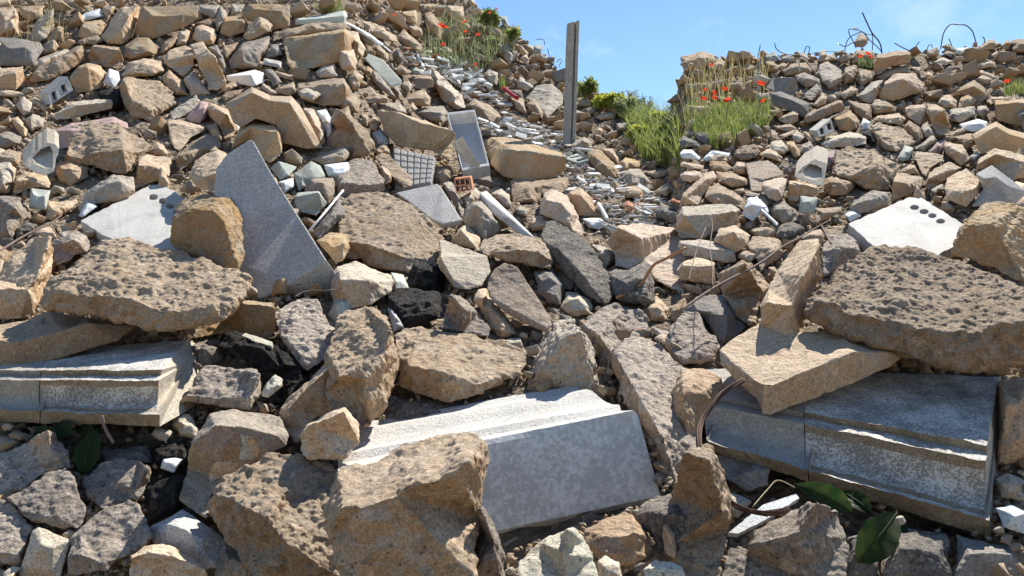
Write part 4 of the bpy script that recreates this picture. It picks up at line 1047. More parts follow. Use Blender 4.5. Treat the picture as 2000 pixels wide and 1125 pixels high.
# the broken block with a cut pattern, and the plastic bag
fossil, _ = add_rock('pale', 'patterned_block', parse_pts('355,975 368,915 375,865 390,840 410,808 458,800 500,808 548,812 562,845 560,870 530,885 440,935 412,970 405,1012 380,1000'),
    [parse_pts('385,860 420,830 470,832 540,850')], {'z': .02, 'n': .7}, matobj=M['grey'])
tag(fossil, 'pale grey block with a cut arch pattern showing ochre patches, in the left pile', 'concrete block')
bag, _ = add_rock('white', 'plastic_bag', parse_pts('1449,419 1460,388 1480,385 1500,405 1502,417 1490,410 1478,424 1470,433'), [parse_pts('1455,408 1470,398 1490,404')],
    {'z': .03, 'n': 3.0}, matobj=plain('plastic_film', (0.68, 0.68, 0.69), 0.35, spec=0.5))
tag(bag, 'crumpled white plastic bag wrapped round a stone', 'plastic bag')
finish_rocks()

# ------------------------------------------------------------------ shaped things
def sub(parent, name, verts, faces, mat, smooth=False):
    """a part: world-space geometry hung under its thing"""
    o = link(name, mesh_from(name, [Vector(v) - parent.location for v in verts], faces, smooth), mat, parent)
    return o
def dline(v, u, t=1.0, v0=None, z=0.0):
    v0 = v if v0 is None else v0
    return (D(u, v0) + t * (D(u, v) - D(u, v0))) * (1 - z)
def ragged(poly, step, amp, seed=1):
    r = random.Random(seed); out = []
    for i in range(len(poly)):
        a = Vector(poly[i]); b = Vector(poly[(i + 1) % len(poly)])
        n = max(1, int((b - a).length / step))
        for k in range(n):
            p = a.lerp(b, k / n)
            if k: p += Vector((r.uniform(-amp, amp), r.uniform(-amp, amp)))
            out.append(p)
    return out
def plate(poly, depth, vec, holes=()):
    """a plate with real holes: its face in poly, thickness along vec"""
    pts = [Vector(p) for p in poly]; edges = [(i, (i + 1) % len(pts)) for i in range(len(pts))]
    loops = [list(range(len(pts)))]
    for hl in holes:
        s = len(pts); pts += [Vector(p) for p in hl]
        ids = list(range(s, len(pts))); loops.append(ids); edges += [(ids[i], ids[(i + 1) % len(ids)]) for i in range(len(ids))]
    vo, eo, fo, ov, oe, of = geometry.delaunay_2d_cdt(pts, edges, [loops[0]], 1, 1e-4)
    keep = []
    for f in fo:
        c = sum((vo[i] for i in f), Vector((0, 0))) / len(f)
        if not any(inside([tuple(p) for p in hl], c.x, c.y) for hl in holes): keep.append(list(f))
    n = len(vo)
    W = [P(p.x, p.y, depth(p.x, p.y)) for p in vo]
    W += [p + vec for p in W]
    faces = keep + [[i + n for i in reversed(f)] for f in keep]
    inv = {}
    for j, src in enumerate(ov):
        for s in src: inv[s] = j
    for lp in loops:
        for i in range(len(lp)):
            a, b = inv[lp[i]], inv[lp[(i + 1) % len(lp)]]
            faces.append([a, b, b + n, a + n])
    return W, faces
def build_plate(name, W, faces, mat, label, cat, group=None, bev=0.0):
    org = sum(W, Vector()) / len(W)
    me = mesh_from(name, [p - org for p in W], faces)
    bm = bmesh.new(); bm.from_mesh(me); bmesh.ops.recalc_face_normals(bm, faces=bm.faces[:])
    bm.to_mesh(me); bm.free()
    o = link(name, me, mat, loc=org)
    if bev:
        m = o.modifiers.new('b', 'BEVEL'); m.width = bev; m.segments = 2; m.limit_method = 'ANGLE'; m.angle_limit = 0.7
    return tag(o, label, cat, group)

def ring(u, v, rx, ry, n=18): return [(u + rx * math.cos(2 * math.pi * i / n), v + ry * math.sin(2 * math.pi * i / n)) for i in range(n)]
def scored(name):
    """white slab scored with thin dark scratches and grime"""
    m, t, b = base_mat(name, 0.8)
    v = coords(t, False)
    col = mix(t, 'MIX', ramp(t, noise(t, v, 7.0, 8, 0.7), [(0.46, 0.0), (0.66, 0.5)]), (0.50, 0.485, 0.455), (0.36, 0.335, 0.295))
    mpn = t.nodes.new('ShaderNodeMapping'); mpn.inputs['Scale'].default_value = (5, 40, 8); mpn.inputs['Rotation'].default_value = (0.2, 0.3, 0.5)
    t.links.new(v, mpn.inputs['Vector'])
    n1 = noise(t, mpn.outputs[0], 2.2, 3, 0.6, 1.0)
    sc = ramp(t, n1, [(0.485, 1.0), (0.5, 0.0), (0.515, 1.0)])
    msk = ramp(t, noise(t, v, 9.0, 3), [(0.47, 0.0), (0.56, 1.0)])
    dk = mix(t, 'MIX', sc, (0.30, 0.28, 0.25), (1, 1, 1))
    col = mix(t, 'MULTIPLY', msk, col, dk)
    col = mix(t, 'MULTIPLY', 0.22, col, ramp(t, noise(t, v, 130.0, 4, 0.7), [(0.36, 0.35), (0.55, 1.1)]))
    t.links.new(col, b.inputs['Base Color'])
    bp = t.nodes.new('ShaderNodeBump'); bp.inputs['Strength'].default_value = 0.35; bp.inputs['Distance'].default_value = 0.006
    t.links.new(noise(t, v, 70.0, 6, 0.7), bp.inputs['Height']); t.links.new(bp.outputs[0], b.inputs['Normal'])
    return m
M['scored'] = scored('scored_white_slab')
def holed(poly, holes, t, z, label, seed):
    u0 = sum(p[0] for p in poly) / len(poly); v0 = max(p[1] for p in poly)
    dep = lambda u, v: dline(v, u0, t, v0, z)
    A, B, C = (P(u, v, dep(u, v)) for u, v in (poly[0], poly[2], poly[-2]))
    n = (B - A).cross(C - A).normalized()
    if n.z < 0: n = -n
    W, f = plate(ragged(poly, 6, 1.1, seed), dep, n * -0.062, [[(a + random.Random(int(a * 9)).uniform(-.5, .5), b + random.Random(int(b * 9)).uniform(-.3, .3)) for a, b in ring(*h)] for h in holes])
    COVER.append(poly)
    build_plate('holed_slab', W, f, M['scored'], label, 'holed slab', 'white slabs with four round holes', 0.004)
holed([(157, 431), (225, 396), (293, 362), (315, 359), (345, 376), (372, 400), (372, 470), (338, 500), (315, 500), (275, 490), (200, 459)],
      [(299, 384.5, 9.5, 5.6), (318, 392.5, 9.5, 5.6), (333, 402, 9.3, 5.6), (347, 412, 9, 5.4)], 1.0, 0.03, 'white slab with four round holes, on the left, touching the left ochre boulder', 3)
holed([(1657, 437), (1715, 411), (1775, 385), (1800, 386), (1831, 406), (1882, 438), (1868, 478), (1828, 500), (1790, 500), (1705, 480)],
      [(1786, 405, 8.6, 4.8), (1805, 413, 8.6, 4.8), (1821, 421, 8.4, 4.8), (1837, 432, 8.4, 4.8)], 1.0, 0.03, 'white slab with four round holes, on the right, touching the right ochre boulder', 4)

M['block'] = concrete('cement_block', (0.50, 0.48, 0.43), (0.56, 0.53, 0.47), stain_amt=0.25, speck=0.3, speck_scale=150, pit=0.3, var=0.05)
M['clay'] = concrete('pale_clay_block', (0.58, 0.50, 0.38), (0.64, 0.57, 0.46), stain_amt=0.25, speck=0.2, pit=0.2, var=0.05)
def hollow(name, face, holes, back, z, mat, label, cat, group):
    u0 = sum(p[0] for p in face) / len(face); v0 = max(p[1] for p in face)
    d0 = D(u0, v0) * (1 - z)
    dep = lambda u, v: d0 * (1 + 0.0006 * (v0 - v)) 
    du, dv, dd = back
    vec = P(u0 + du, v0 + dv, d0 + dd) - P(u0, v0, d0)
    W, f = plate(face, dep, vec, holes)
    COVER.append(face); COVER.append([(p[0] + du, p[1] + dv) for p in face])
    build_plate(name, W, f, mat, label, cat, group, 0.004)
hollow('hollow_block', [(93, 182), (131, 149), (143, 176), (99, 205)], [[(101, 181), (108, 178), (113, 193), (106, 197)], [(119, 168), (127, 164), (132, 177), (124, 181)]],
       (-17, -2, 0.20), 0.03, M['block'], 'pale hollow cement block with two square holes, on the left', 'hollow block', 'hollow cement blocks')
hollow('hollow_block', [(1594, 255), (1623, 232), (1630, 256), (1599, 269)], [[(1601, 252), (1607, 249), (1610, 261), (1604, 265)], [(1615, 243), (1622, 240), (1625, 252), (1618, 256)]],
       (-15, -2, 0.20), 0.03, M['block'], 'pale hollow cement block with two square holes, on the right', 'hollow block', 'hollow cement blocks')
hollow('broken_clay_block', ragged([(43, 322), (64, 300), (92, 278), (107, 281), (116, 291), (108, 318), (105, 336), (88, 344), (64, 334)], 7, 1.0),
       [[(62, 311), (80, 292), (97, 285), (103, 298), (103, 326), (90, 329), (70, 322)]], (0, -32, 0.16), 0.05, M['clay'],
       'broken pale block with a large open cavity, at the far left', 'clay block', 'broken blocks with an open cavity')
hollow('broken_clay_block', ragged([(1551, 345), (1566, 327), (1593, 311), (1602, 315), (1616, 320), (1611, 347), (1607, 363), (1591, 362), (1566, 351)], 7, 1.0),
       [[(1567, 335), (1585, 318), (1604, 329), (1605, 349), (1587, 352), (1571, 346)]], (4, -30, 0.16), 0.05, M['clay'],
       'broken pale block with a large open cavity, right of the pinkish stepped block', 'clay block', 'broken blocks with an open cavity')
hh = [[(889.5 + 9.6 * i + 1.2 * j, 352 - 1.0 * i + 12.5 * j), (896.5 + 9.6 * i + 1.2 * j, 351.3 - 1.0 * i + 12.5 * j), (897.5 + 9.6 * i + 1.2 * j, 361 - 1.0 * i + 12.5 * j), (890.5 + 9.6 * i + 1.2 * j, 361.8 - 1.0 * i + 12.5 * j)] for i in range(3) for j in range(2)]
hollow('perforated_brick', [(886, 349), (919, 345), (924, 370), (891, 378)], hh, (3, -3, 0.16), 0.09, M['terra'],
       'red clay brick with six square holes below the white drawer', 'perforated brick', None)

# moulded stone blocks: a profile carried from one end to the other
def loft(name, L, R, n, mats, strip_mat, noise_amp, label, back=0.3, bx=0.0, capmat=0):
    L = [P(*p) for p in L]; R = [P(*p) for p in R]
    def dense(S):
        out = []; ids = []
        for i in range(len(S) - 1):
            k = max(1, int((S[i + 1] - S[i]).length / 0.012))
            for j in range(k): out.append(S[i].lerp(S[i + 1], j / k)); ids.append(i)
        out.append(S[-1]); return out, ids
    m = None
    ks = [max(1, int(max((R[i + 1] - R[i]).length, (L[i + 1] - L[i]).length) / 0.012)) for i in range(len(R) - 1)]
    def sect(S):
        out = []
        for i, k in enumerate(ks):
            for j in range(k): out.append(S[i].lerp(S[i + 1], j / k))
        out.append(S[-1]); return out
    ids = [i for i, k in enumerate(ks) for _ in range(k)]
    A, B = sect(L), sect(R); m = len(A)
    V = []
    for a in range(n + 1):
        f = a / n
        for x, y in zip(A, B): V.append(x.lerp(y, f))
    # behind
    bl = []
    V2 = list(V)
    faces = []; mi = []
    for a in range(n):
        for j in range(m - 1):
            faces.append([a * m + j, (a + 1) * m + j, (a + 1) * m + j + 1, a * m + j + 1]); mi.append(strip_mat[ids[j]])
    bo = len(V2)
    for a in range(n + 1):
        for j in (0, m - 1):
            p = V[a * m + j]; V2.append(p + Vector((bx, back, -0.02 if j == 0 else 0.02)))
    for a in range(n):
        faces.append([a * m, bo + a * 2, bo + (a + 1) * 2, (a + 1) * m]); mi.append(strip_mat[0])
        faces.append([a * m + m - 1, (a + 1) * m + m - 1, bo + (a + 1) * 2 + 1, bo + a * 2 + 1]); mi.append(strip_mat[-1])
        faces.append([bo + a * 2, bo + a * 2 + 1, bo + (a + 1) * 2 + 1, bo + (a + 1) * 2]); mi.append(strip_mat[-1])
    for a in (0, n):
        ctr = sum((V[a * m + j] for j in range(m)), Vector()) / m + Vector((bx * 0.5, back * 0.5, 0))
        V2.append(ctr); c = len(V2) - 1
        rg = [a * m + j for j in range(m)] + [bo + a * 2 + 1, bo + a * 2]
        for i in range(len(rg)): faces.append([rg[i], rg[(i + 1) % len(rg)], c]); mi.append(capmat)
    co = np.array([list(p) for p in V2])
    # worn edges and chips
    dv = noise_amp * (fbm(co * 14, 3, 3) + 0.7 * fbm(co * 60, 2, 5))
    ch = np.clip(fbm(co * 9.0, 2, 77) - 0.55, 0, 1) * noise_amp * 4
    co[:, 2] += dv - ch; co[:, 1] += dv * 0.6 + ch * 0.6
    org = Vector(co.mean(0))
    me = mesh_from(name, co - np.array(org), faces)
    me.polygons.foreach_set('material_index', mi)
    bm = bmesh.new(); bm.from_mesh(me); bmesh.ops.recalc_face_normals(bm, faces=bm.faces[:]); bm.to_mesh(me); bm.free()
    o = link(name, me, mats, loc=org)
    o['label'] = label; o['category'] = 'cornice block'
    COVER.append([]); return o

def lichen(name, dark, light, contrast=0.5, scale=150.0):
    m, t, b = base_mat(name, 0.85)
    v = coords(t, False)
    n1 = noise(t, v, scale, 4, 0.75)
    n2 = noise(t, v, 11.0, 5, 0.65)
    s = t.nodes.new('ShaderNodeMath'); s.operation = 'MULTIPLY_ADD'; s.inputs[1].default_value = 0.55
    t.links.new(n2, s.inputs[0]); t.links.new(n1, s.inputs[2])
    col = mix(t, 'MIX', ramp(t, s.outputs[0], [(0.70, 0.0), (0.90, 1.0)]), dark, light)
    sc = noise(t, v, 5.0, 8, 0.75, 1.5)
    col = mix(t, 'MIX', ramp(t, sc, [(0.62, 0.0), (0.70, 0.6)]), col, (0.52, 0.51, 0.48))
    t.links.new(col, b.inputs['Base Color'])
    bp = t.nodes.new('ShaderNodeBump'); bp.inputs['Strength'].default_value = 0.5; bp.inputs['Distance'].default_value = 0.006
    t.links.new(n1, bp.inputs['Height']); t.links.new(bp.outputs[0], b.inputs['Normal'])
    return m
M['lichen'] = lichen('lichen_grey_stone', (0.235, 0.215, 0.19), (0.70, 0.66, 0.60))
M['lichen2'] = lichen('lichen_grey_stone_dull', (0.13, 0.12, 0.11), (0.40, 0.39, 0.37))
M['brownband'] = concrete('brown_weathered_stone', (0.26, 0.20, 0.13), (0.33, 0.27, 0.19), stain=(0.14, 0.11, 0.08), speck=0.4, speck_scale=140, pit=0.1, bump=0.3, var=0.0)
M['greyplain'] = concrete('smooth_grey_stone', (0.33, 0.31, 0.28), (0.40, 0.375, 0.335), stain=(0.22, 0.19, 0.15), stain_amt=0.4, speck=0.25, pit=0.1, bump=0.25, var=0.0)
M['endpale'] = concrete('broken_pale_stone', (0.50, 0.44, 0.34), (0.58, 0.52, 0.43), speck=0.2, pit=0.2, var=0.0)
M['marble'] = concrete('whitish_stone', (0.48, 0.465, 0.43), (0.56, 0.54, 0.50), stain=(0.42, 0.38, 0.33), stain_amt=0.3, speck=0.3, speck_scale=160, pit=0.3, bump=0.25, var=0.0)
M['marbleface'] = lichen('grey_veined_stone_face', (0.50, 0.48, 0.45), (0.74, 0.72, 0.68), scale=70.0)

def cove(a, b, n, sag):
    """hollow moulding between two profile points"""
    out = []
    for i in range(1, n):
        f = i / n
        out.append((a[0] + (b[0] - a[0]) * f, a[1] + (b[1] - a[1]) * (f + 0.10 * math.sin(math.pi * f)), a[2] + (b[2] - a[2]) * f + sag * math.sin(math.pi * f)))
    return out
def cornice(Lp, Rp, crack_f, label, bx):
    """top panel, small step, ledge, hollow, lower fillet, bottom edge; two stones with a joint"""
    def prof(p):
        a = cove(p[3], p[4], 7, 0.035)
        return p[:4] + a + p[4:]
    L, R = prof(Lp), prof(Rp)
    k = len(cove(Lp[3], Lp[4], 7, 0))
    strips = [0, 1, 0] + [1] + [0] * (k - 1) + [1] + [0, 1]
    J = [tuple(l[i] + (r[i] - l[i]) * crack_f for i in range(3)) for l, r in zip(L, R)]
    J1 = [(u - 2.0, v, d) for u, v, d in J]
    strips2 = [0] * len(strips)
    strips2[-1] = 1
    root = empty('cornice_block', P(*R[0]))
    tag(root, label, 'cornice block', 'grey moulded cornice blocks')
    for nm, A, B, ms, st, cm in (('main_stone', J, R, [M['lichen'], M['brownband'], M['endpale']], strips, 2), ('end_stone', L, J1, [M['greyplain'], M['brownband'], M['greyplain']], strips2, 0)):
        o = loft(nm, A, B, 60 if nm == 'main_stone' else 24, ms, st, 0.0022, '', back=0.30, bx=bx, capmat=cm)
        del o['label']; del o['category']
        w = o.location.copy(); o.parent = root; o.location = w - root.location
    o['label'] = 'plain smooth grey end stone beyond the joint'
# left pile
cornice([(-120, 700, 3.05), (-120, 724, 2.66), (-120, 732, 2.67), (-120, 741, 2.62), (-120, 793, 2.60), (-120, 796, 2.57), (-120, 820, 2.60)],
        [(366, 664, 2.98), (316, 722, 2.46), (314, 733, 2.47), (310, 744, 2.42), (306, 805, 2.40), (312, 810, 2.36), (312, 832, 2.40)], 0.462,
        'grey moulded cornice block with lichen, on the left, under the left tan slab', 0.0)
COVER.append([(-8, 720), (115, 700), (221, 670), (370, 663), (373, 700), (330, 811), (312, 834), (-8, 820)])
# right pile
cornice([(1360, 720, 2.80), (1372, 770, 2.56), (1372, 778, 2.57), (1374, 788, 2.50), (1380, 858, 2.40), (1382, 862, 2.36), (1384, 880, 2.39)],
        [(1950, 737, 2.75), (1928, 868, 2.24), (1928, 884, 2.25), (1926, 901, 2.19), (1924, 1008, 2.16), (1932, 1016, 2.12), (1934, 1050, 2.16)], 0.358,
        'grey moulded cornice block with lichen, on the right, under the right tan slab', 0.20)
COVER.append([(1372, 770), (1620, 720), (1950, 735), (1955, 760), (1935, 1050), (1440, 897), (1384, 882)])
# white cornice in the middle
def ogee(a, b):
    pts = [(0.0, 0.0, 0), (0.10, -0.02, 0), (0.22, 0.05, 0), (0.36, 0.30, 0), (0.50, 0.62, 0), (0.66, 0.86, 0), (0.82, 0.97, 0), (1.0, 1.0, 0)]
    return [(a[0] + (b[0] - a[0]) * f, a[1] + (b[1] - a[1]) * g, a[2] + (b[2] - a[2]) * f) for f, g, _ in pts]
Rm = [(1126, 753, 2.68), (1130, 761, 2.65)] + ogee((1138, 761, 2.63), (1210, 790, 2.40)) + [(1213, 801, 2.37), (1238, 802, 2.30), (1246, 812, 2.30), (1290, 968, 2.24), (1284, 980, 2.27), (1276, 1000, 2.36)]
Lm = [(660, 834, 2.58), (660, 842, 2.54)] + ogee((660, 845, 2.52), (660, 888, 2.22)) + [(660, 906, 2.19), (660, 916, 2.12), (660, 926, 2.10), (660, 1104, 2.04), (660, 1116, 2.06), (660, 1144, 2.12)]
wc = loft('cornice_block', Lm, Rm, 110, [M['marble'], M['marbleface']], [0] * 11 + [1, 1, 1, 1], 0.0007, 'long white moulded cornice block in the middle foreground with a flat grey front face', back=0.3, capmat=0)
COVER.append([(664, 835), (1128, 752), (1213, 789), (1243, 804), (1292, 970), (985, 1081), (664, 1135)])

# waffle tile
def waffle():
    C = [(768, 290), (850, 308), (842, 359), (772, 372)]
    d = [D(800, 372) * 1.0 + (372 - v) * 0.006 for u, v in C]
    Q = [P(u, v, dd * 0.985) for (u, v), dd in zip(C, d)]
    n = (Q[1] - Q[0]).cross(Q[3] - Q[0]).normalized()
    if n.y > 0: n = -n
    N_ = 84; V = []; 
    for j in range(N_ + 1):
        for i in range(N_ + 1):
            x, y = i / N_, j / N_
            p = Q[0].lerp(Q[1], x).lerp(Q[3].lerp(Q[2], x), y)
            fx, fy = (x * 6) % 1, (y * 6) % 1
            e = min(fx, 1 - fx, fy, 1 - fy)
            hgt = 0.012 * min(1.0, max(0.0, (e - 0.05) / 0.10))
            V.append(p + n * hgt)
    f = [(j * (N_ + 1) + i, j * (N_ + 1) + i + 1, (j + 1) * (N_ + 1) + i + 1, (j + 1) * (N_ + 1) + i) for j in range(N_) for i in range(N_)]
    s = len(V); V += [q - n * 0.04 for q in Q]
    e = [0, N_, (N_ + 1) * (N_ + 1) - 1, N_ * (N_ + 1)]
    for a in range(4):
        b = (a + 1) % 4; f.append((e[a], e[b], s + b, s + a))
    f.append((s, s + 1, s + 2, s + 3))
    build_plate('waffle_tile', V, f, M['greyplain2'], 'grey paving tile moulded in a grid of small squares, left of the white drawer', 'paving tile')
    COVER.append(C)
M['greyplain2'] = concrete('cement_tile', (0.36, 0.35, 0.33), (0.42, 0.40, 0.37), stain_amt=0.15, speck=0.3, pit=0.1, bump=0.25, var=0.0)
waffle()

# the white drawer with slats
def drawer():
    C = [(873, 220), (927, 214), (956, 323), (903, 333)]
    dd = [6.6, 6.6, 6.05, 6.0]
    Q = [P(u, v, d) for (u, v), d in zip(C, dd)]
    n = (Q[1] - Q[0]).cross(Q[3] - Q[0]).normalized()
    if n.y > 0: n = -n
    root = empty('drawer', Q[3]); tag(root, 'open white box drawer lying tilted on the slope with loose slats in it', 'drawer')
    ctr = sum(Q, Vector()) / 4
    I = [q + (ctr - q).normalized() * 0.03 for q in Q]
    V, f = [], []
    for a in range(4):
        b = (a + 1) % 4; s = len(V)
        V += [Q[a], Q[b], I[b], I[a], Q[a] - n * 0.11, Q[b] - n * 0.11, I[b] - n * 0.11, I[a] - n * 0.11]
        f += [(s, s + 1, s + 2, s + 3), (s + 4, s + 5, s + 1, s), (s + 3, s + 2, s + 6, s + 7), (s + 7, s + 6, s + 5, s + 4), (s, s + 3, s + 7, s + 4), (s + 1, s + 5, s + 6, s + 2)]
    wmat = concrete('worn_white_paint', (0.70, 0.69, 0.66), (0.78, 0.77, 0.75), stain_amt=0.25, speck=0.1, pit=0.1, bump=0.1, var=0.0)
    sub(root, 'side_frame', V, f, wmat)
    fl = [i - n * 0.095 for i in I]; fb = [i - n * 0.109 for i in I]
    sub(root, 'bottom_board', fl + fb, [(0, 1, 2, 3), (7, 6, 5, 4)], plain('drawer_board', (0.46, 0.47, 0.50), 0.6, nscale=8, amt=0.25))  # grey-blue board colour has the shadow inside the drawer painted in
    wm = plain('slat_white', (0.66, 0.66, 0.66), 0.6)
    for a, b, wd in (((886, 276), (912, 318), 3.0), ((897, 270), (923, 316), 7.5), ((917, 322), (936, 317), 3.5), ((925, 331), (955, 327), 4.0)):
        A, B = Vector(a), Vector(b); pr = Vector((-(B - A).y, (B - A).x)).normalized() * wd
        q = [A - pr, B - pr, B + pr, A + pr]
        W = [P(p.x, p.y, 6.02 - (p.y - 320) * -0.0035) for p in q]
        W2 = [w - n * 0.02 for w in W]
        sub(root, 'slat', W + W2, [(0, 1, 2, 3), (7, 6, 5, 4), (0, 4, 5, 1), (1, 5, 6, 2), (2, 6, 7, 3), (3, 7, 4, 0)], wm)
    COVER.append(C)
drawer()

# concrete fence post standing on the slope
def post():
    d = 7.3
    s = d / F
    prof = [(-12, 0.0), (2.0, 0.0), (2.6, 0.035), (5.4, 0.035), (6.0, 0.004), (11, 0.0), (12, 0.012), (12, 0.085), (11, 0.095), (-11, 0.095), (-12, 0.085)]
    V = []; n = 26
    for k in range(n + 1):
        f = k / n
        cu = 1112 + (1120 - 1112) * f; cv = 285 + (41 - 285) * f
        for i, (x, y) in enumerate(prof):
            top = 0
            if k == n: top = -5 + (x + 12) * 0.25 + (i % 3) * 0.6
            r = random.Random(k * 100 + i)
            V.append(P(cu + x + r.uniform(-.35, .35), cv - top, d) + Vector((0, y, 0)))
    m = len(prof)
    f = [(k * m + i, k * m + (i + 1) % m, (k + 1) * m + (i + 1) % m, (k + 1) * m + i) for k in range(n) for i in range(m)]
    f.append(tuple(range(m))[::-1]); f.append(tuple(n * m + i for i in range(m)))
    mt = concrete('grey_post_concrete', (0.34, 0.33, 0.31), (0.40, 0.39, 0.36), stain=(0.20, 0.19, 0.17), stain_amt=0.5, speck=0.3, pit=0.2, var=0.0)
    build_plate('concrete_post', V, f, mt, 'tall grey grooved concrete post standing upright on the slope against the sky', 'post')
post()

# wires, rods, twigs, cable
def smooth_path(pts, k=5):
    out = []
    n = len(pts)
    for i in range(n - 1):
        p0, p1, p2, p3 = pts[max(i - 1, 0)], pts[i], pts[i + 1], pts[min(i + 2, n - 1)]
        for j in range(k):
            t = j / k
            out.append(0.5 * ((2 * p1) + (p2 - p0) * t + (2 * p0 - 5 * p1 + 4 * p2 - p3) * t * t + (3 * p1 - p0 - 3 * p2 + p3) * t ** 3))
    out.append(pts[-1]); return out
def tube_geo(path, r0, r1=None, sides=6):
    r1 = r0 if r1 is None else r1
    V, f = [], []; n = len(path)
    for i, p in enumerate(path):
        t = (path[min(i + 1, n - 1)] - path[max(i - 1, 0)]).normalized()
        a = t.cross(Vector((0.31, 0.17, 0.93))).normalized(); b = t.cross(a)
        r = r0 + (r1 - r0) * i / max(1, n - 1)
        for k in range(sides):
            an = 2 * math.pi * k / sides; V.append(p + a * (r * math.cos(an)) + b * (r * math.sin(an)))
    for i in range(n - 1):
        for k in range(sides):
            f.append((i * sides + k, i * sides + (k + 1) % sides, (i + 1) * sides + (k + 1) % sides, (i + 1) * sides + k))
    f.append(tuple(range(sides))[::-1]); f.append(tuple((n - 1) * sides + k for k in range(sides)))
    return V, f
def tube(name, pts, rpx, mat, label, cat, group=None, depth=None, z=0.03, wob=0.0, r1=None):
    if depth is None:
        W = [P(u, v, D(min(max(u, 20), 1980), v) * (1 - z)) for u, v in pts]
    else: W = [P(u, v, depth + wob * math.sin(i * 2.1)) for i, (u, v) in enumerate(pts)]
    s = W[0].y / F
    V, f = tube_geo(smooth_path(W), rpx * s, (r1 if r1 is not None else rpx) * s)
    org = W[0].copy()
    o = link(name, mesh_from(name, [v - org for v in V], f, True), mat, loc=org)
    return tag(o, label, cat, group)
rust = plain('rusty_steel', (0.10, 0.055, 0.04), 0.8, nscale=60)
steel = plain('dark_wire', (0.06, 0.06, 0.065), 0.6)
copper = plain('orange_rod', (0.42, 0.20, 0.09), 0.6, nscale=60)
twig = plain('twig_bark', (0.22, 0.16, 0.13), 0.85, nscale=80)
straw = plain('dry_straw', (0.50, 0.40, 0.24), 0.8)
GW = 'wires sticking out of the skyline'
tube('bent_wire', [(1837, 96), (1842, 68), (1850, 53), (1859, 47), (1868, 48), (1885, 49), (1896, 57), (1902, 68), (1910, 98)], 1.1, steel, 'long wire bent into an arch on the skyline', 'wire', GW, 8.4)
tube('bent_wire', [(1684, 24), (1695, 48), (1703, 64), (1716, 80), (1721, 93), (1723, 112)], 1.3, steel, 'straight wire spike rising highest out of the tangle', 'wire', GW, 7.7)
tube('bent_wire', [(1638, 85), (1651, 91), (1666, 83), (1680, 80)], 0.9, steel, 'short wire kinked to the left of the wire-caught stone', 'wire', GW, 7.8)
tube('bent_wire', [(1650, 112), (1651, 91), (1658, 75), (1670, 67), (1685, 63), (1697, 77), (1713, 91), (1721, 100)], 0.9, steel, 'long wire looping over the wire-caught stone', 'wire', GW, 7.75, 0.06)
tube('bent_wire', [(1677, 56), (1659, 57), (1659, 67), (1666, 80), (1672, 94)], 0.9, steel, 'hooked wire curling left over the wire-caught stone', 'wire', GW, 7.9)
tube('bent_wire', [(1660, 56), (1679, 60), (1695, 68), (1704, 69), (1704, 98)], 0.9, steel, 'wire dropping straight down right of the wire-caught stone', 'wire', GW, 7.7)
tube('bent_wire', [(1747, 84), (1763, 93), (1783, 102)], 1.0, steel, 'wire slanting down onto the end of the brown skyline block', 'wire', GW, 7.9)
tube('bent_wire', [(1796, 81), (1788, 92), (1782, 106)], 0.9, steel, 'wire slanting up from the end of the brown skyline block', 'wire', GW, 7.9)
tube('bent_wire', [(1783, 106), (1800, 103), (1809, 98), (1814, 89), (1819, 87), (1821, 93)], 0.8, steel, 'small hooked wire left of the wire arch', 'wire', GW, 8.0)
tube('bent_wire', [(1853, 75), (1856, 82), (1860, 92)], 0.9, steel, 'short wire stub standing under the wire arch', 'wire', GW, 8.2)
tube('bent_wire', [(1919, 72), (1923, 77), (1922, 86)], 1.0, steel, 'short wire stub right of the wire arch', 'wire', GW, 8.2)
tube('bent_wire', [(1513, 84), (1517, 96), (1533, 105), (1562, 108), (1580, 109)], 0.9, steel, 'long wire curving along the skyline right of the poppy clump', 'wire', GW, 7.9)
tube('bent_wire', [(1485, 88), (1483, 98), (1480, 112)], 0.9, steel, 'straight short wire on the skyline above the poppy clump', 'wire', GW, 7.9)
tube('bent_wire', [(1571, 102), (1575, 91), (1581, 92), (1579, 106)], 0.9, steel, 'wire bent into a narrow hook on the skyline', 'wire', GW, 7.9)
tube('bent_wire', [(1562, 141), (1562, 116), (1573, 117), (1590, 138)], 1.3, plain('pale_rod', (0.5, 0.48, 0.44), 0.6), 'pale rod bent into a hoop in front of the skyline stones', 'wire', GW, 7.0)
tube('bent_wire', [(1586, 104), (1620, 100), (1646, 104), (1660, 112)], 0.7, steel, 'thin wire lying along the skyline left of the tangle', 'wire', GW, 7.9)
tube('bent_wire', [(1048, 77), (1061, 77), (1064, 88)], 0.7, steel, 'thin bent wire on the skyline left of the concrete post', 'wire', GW, 10.5)
tube('bent_wire', [(1070, 95), (1071, 102), (1074, 114)], 0.7, steel, 'upright wire stub left of the concrete post', 'wire', GW, 10.3)
tube('bent_wire', [(1088, 122), (1093, 115), (1098, 119), (1092, 128), (1095, 132)], 0.6, steel, 'small coil of wire just left of the concrete post', 'wire', GW, 10.0)
tube('bent_wire', [(1296, 222), (1317, 223), (1316, 235), (1326, 226)], 0.8, steel, 'thin kinked wire above the green bank', 'wire', GW, 8.2)
tube('bent_wire', [(1228, 240), (1240, 238), (1251, 241), (1256, 258)], 1.0, steel, 'dark wire curving over the foot of the green bank', 'wire', GW, 7.4)
tube('orange_rod', [(1340, 484), (1301, 505), (1280, 515), (1267, 531), (1256, 550), (1235, 568), (1203, 582)], 3.0, copper, 'curved orange-brown rod across the dark notched rock', 'rod', None, 3.35)
tube('red_pipe', [(983, 172), (1010, 192)], 4.0, plain('red_plastic', (0.42, 0.03, 0.035), 0.4, amt=0.2), 'short red plastic pipe lying among white debris', 'pipe', None, z=0.05)
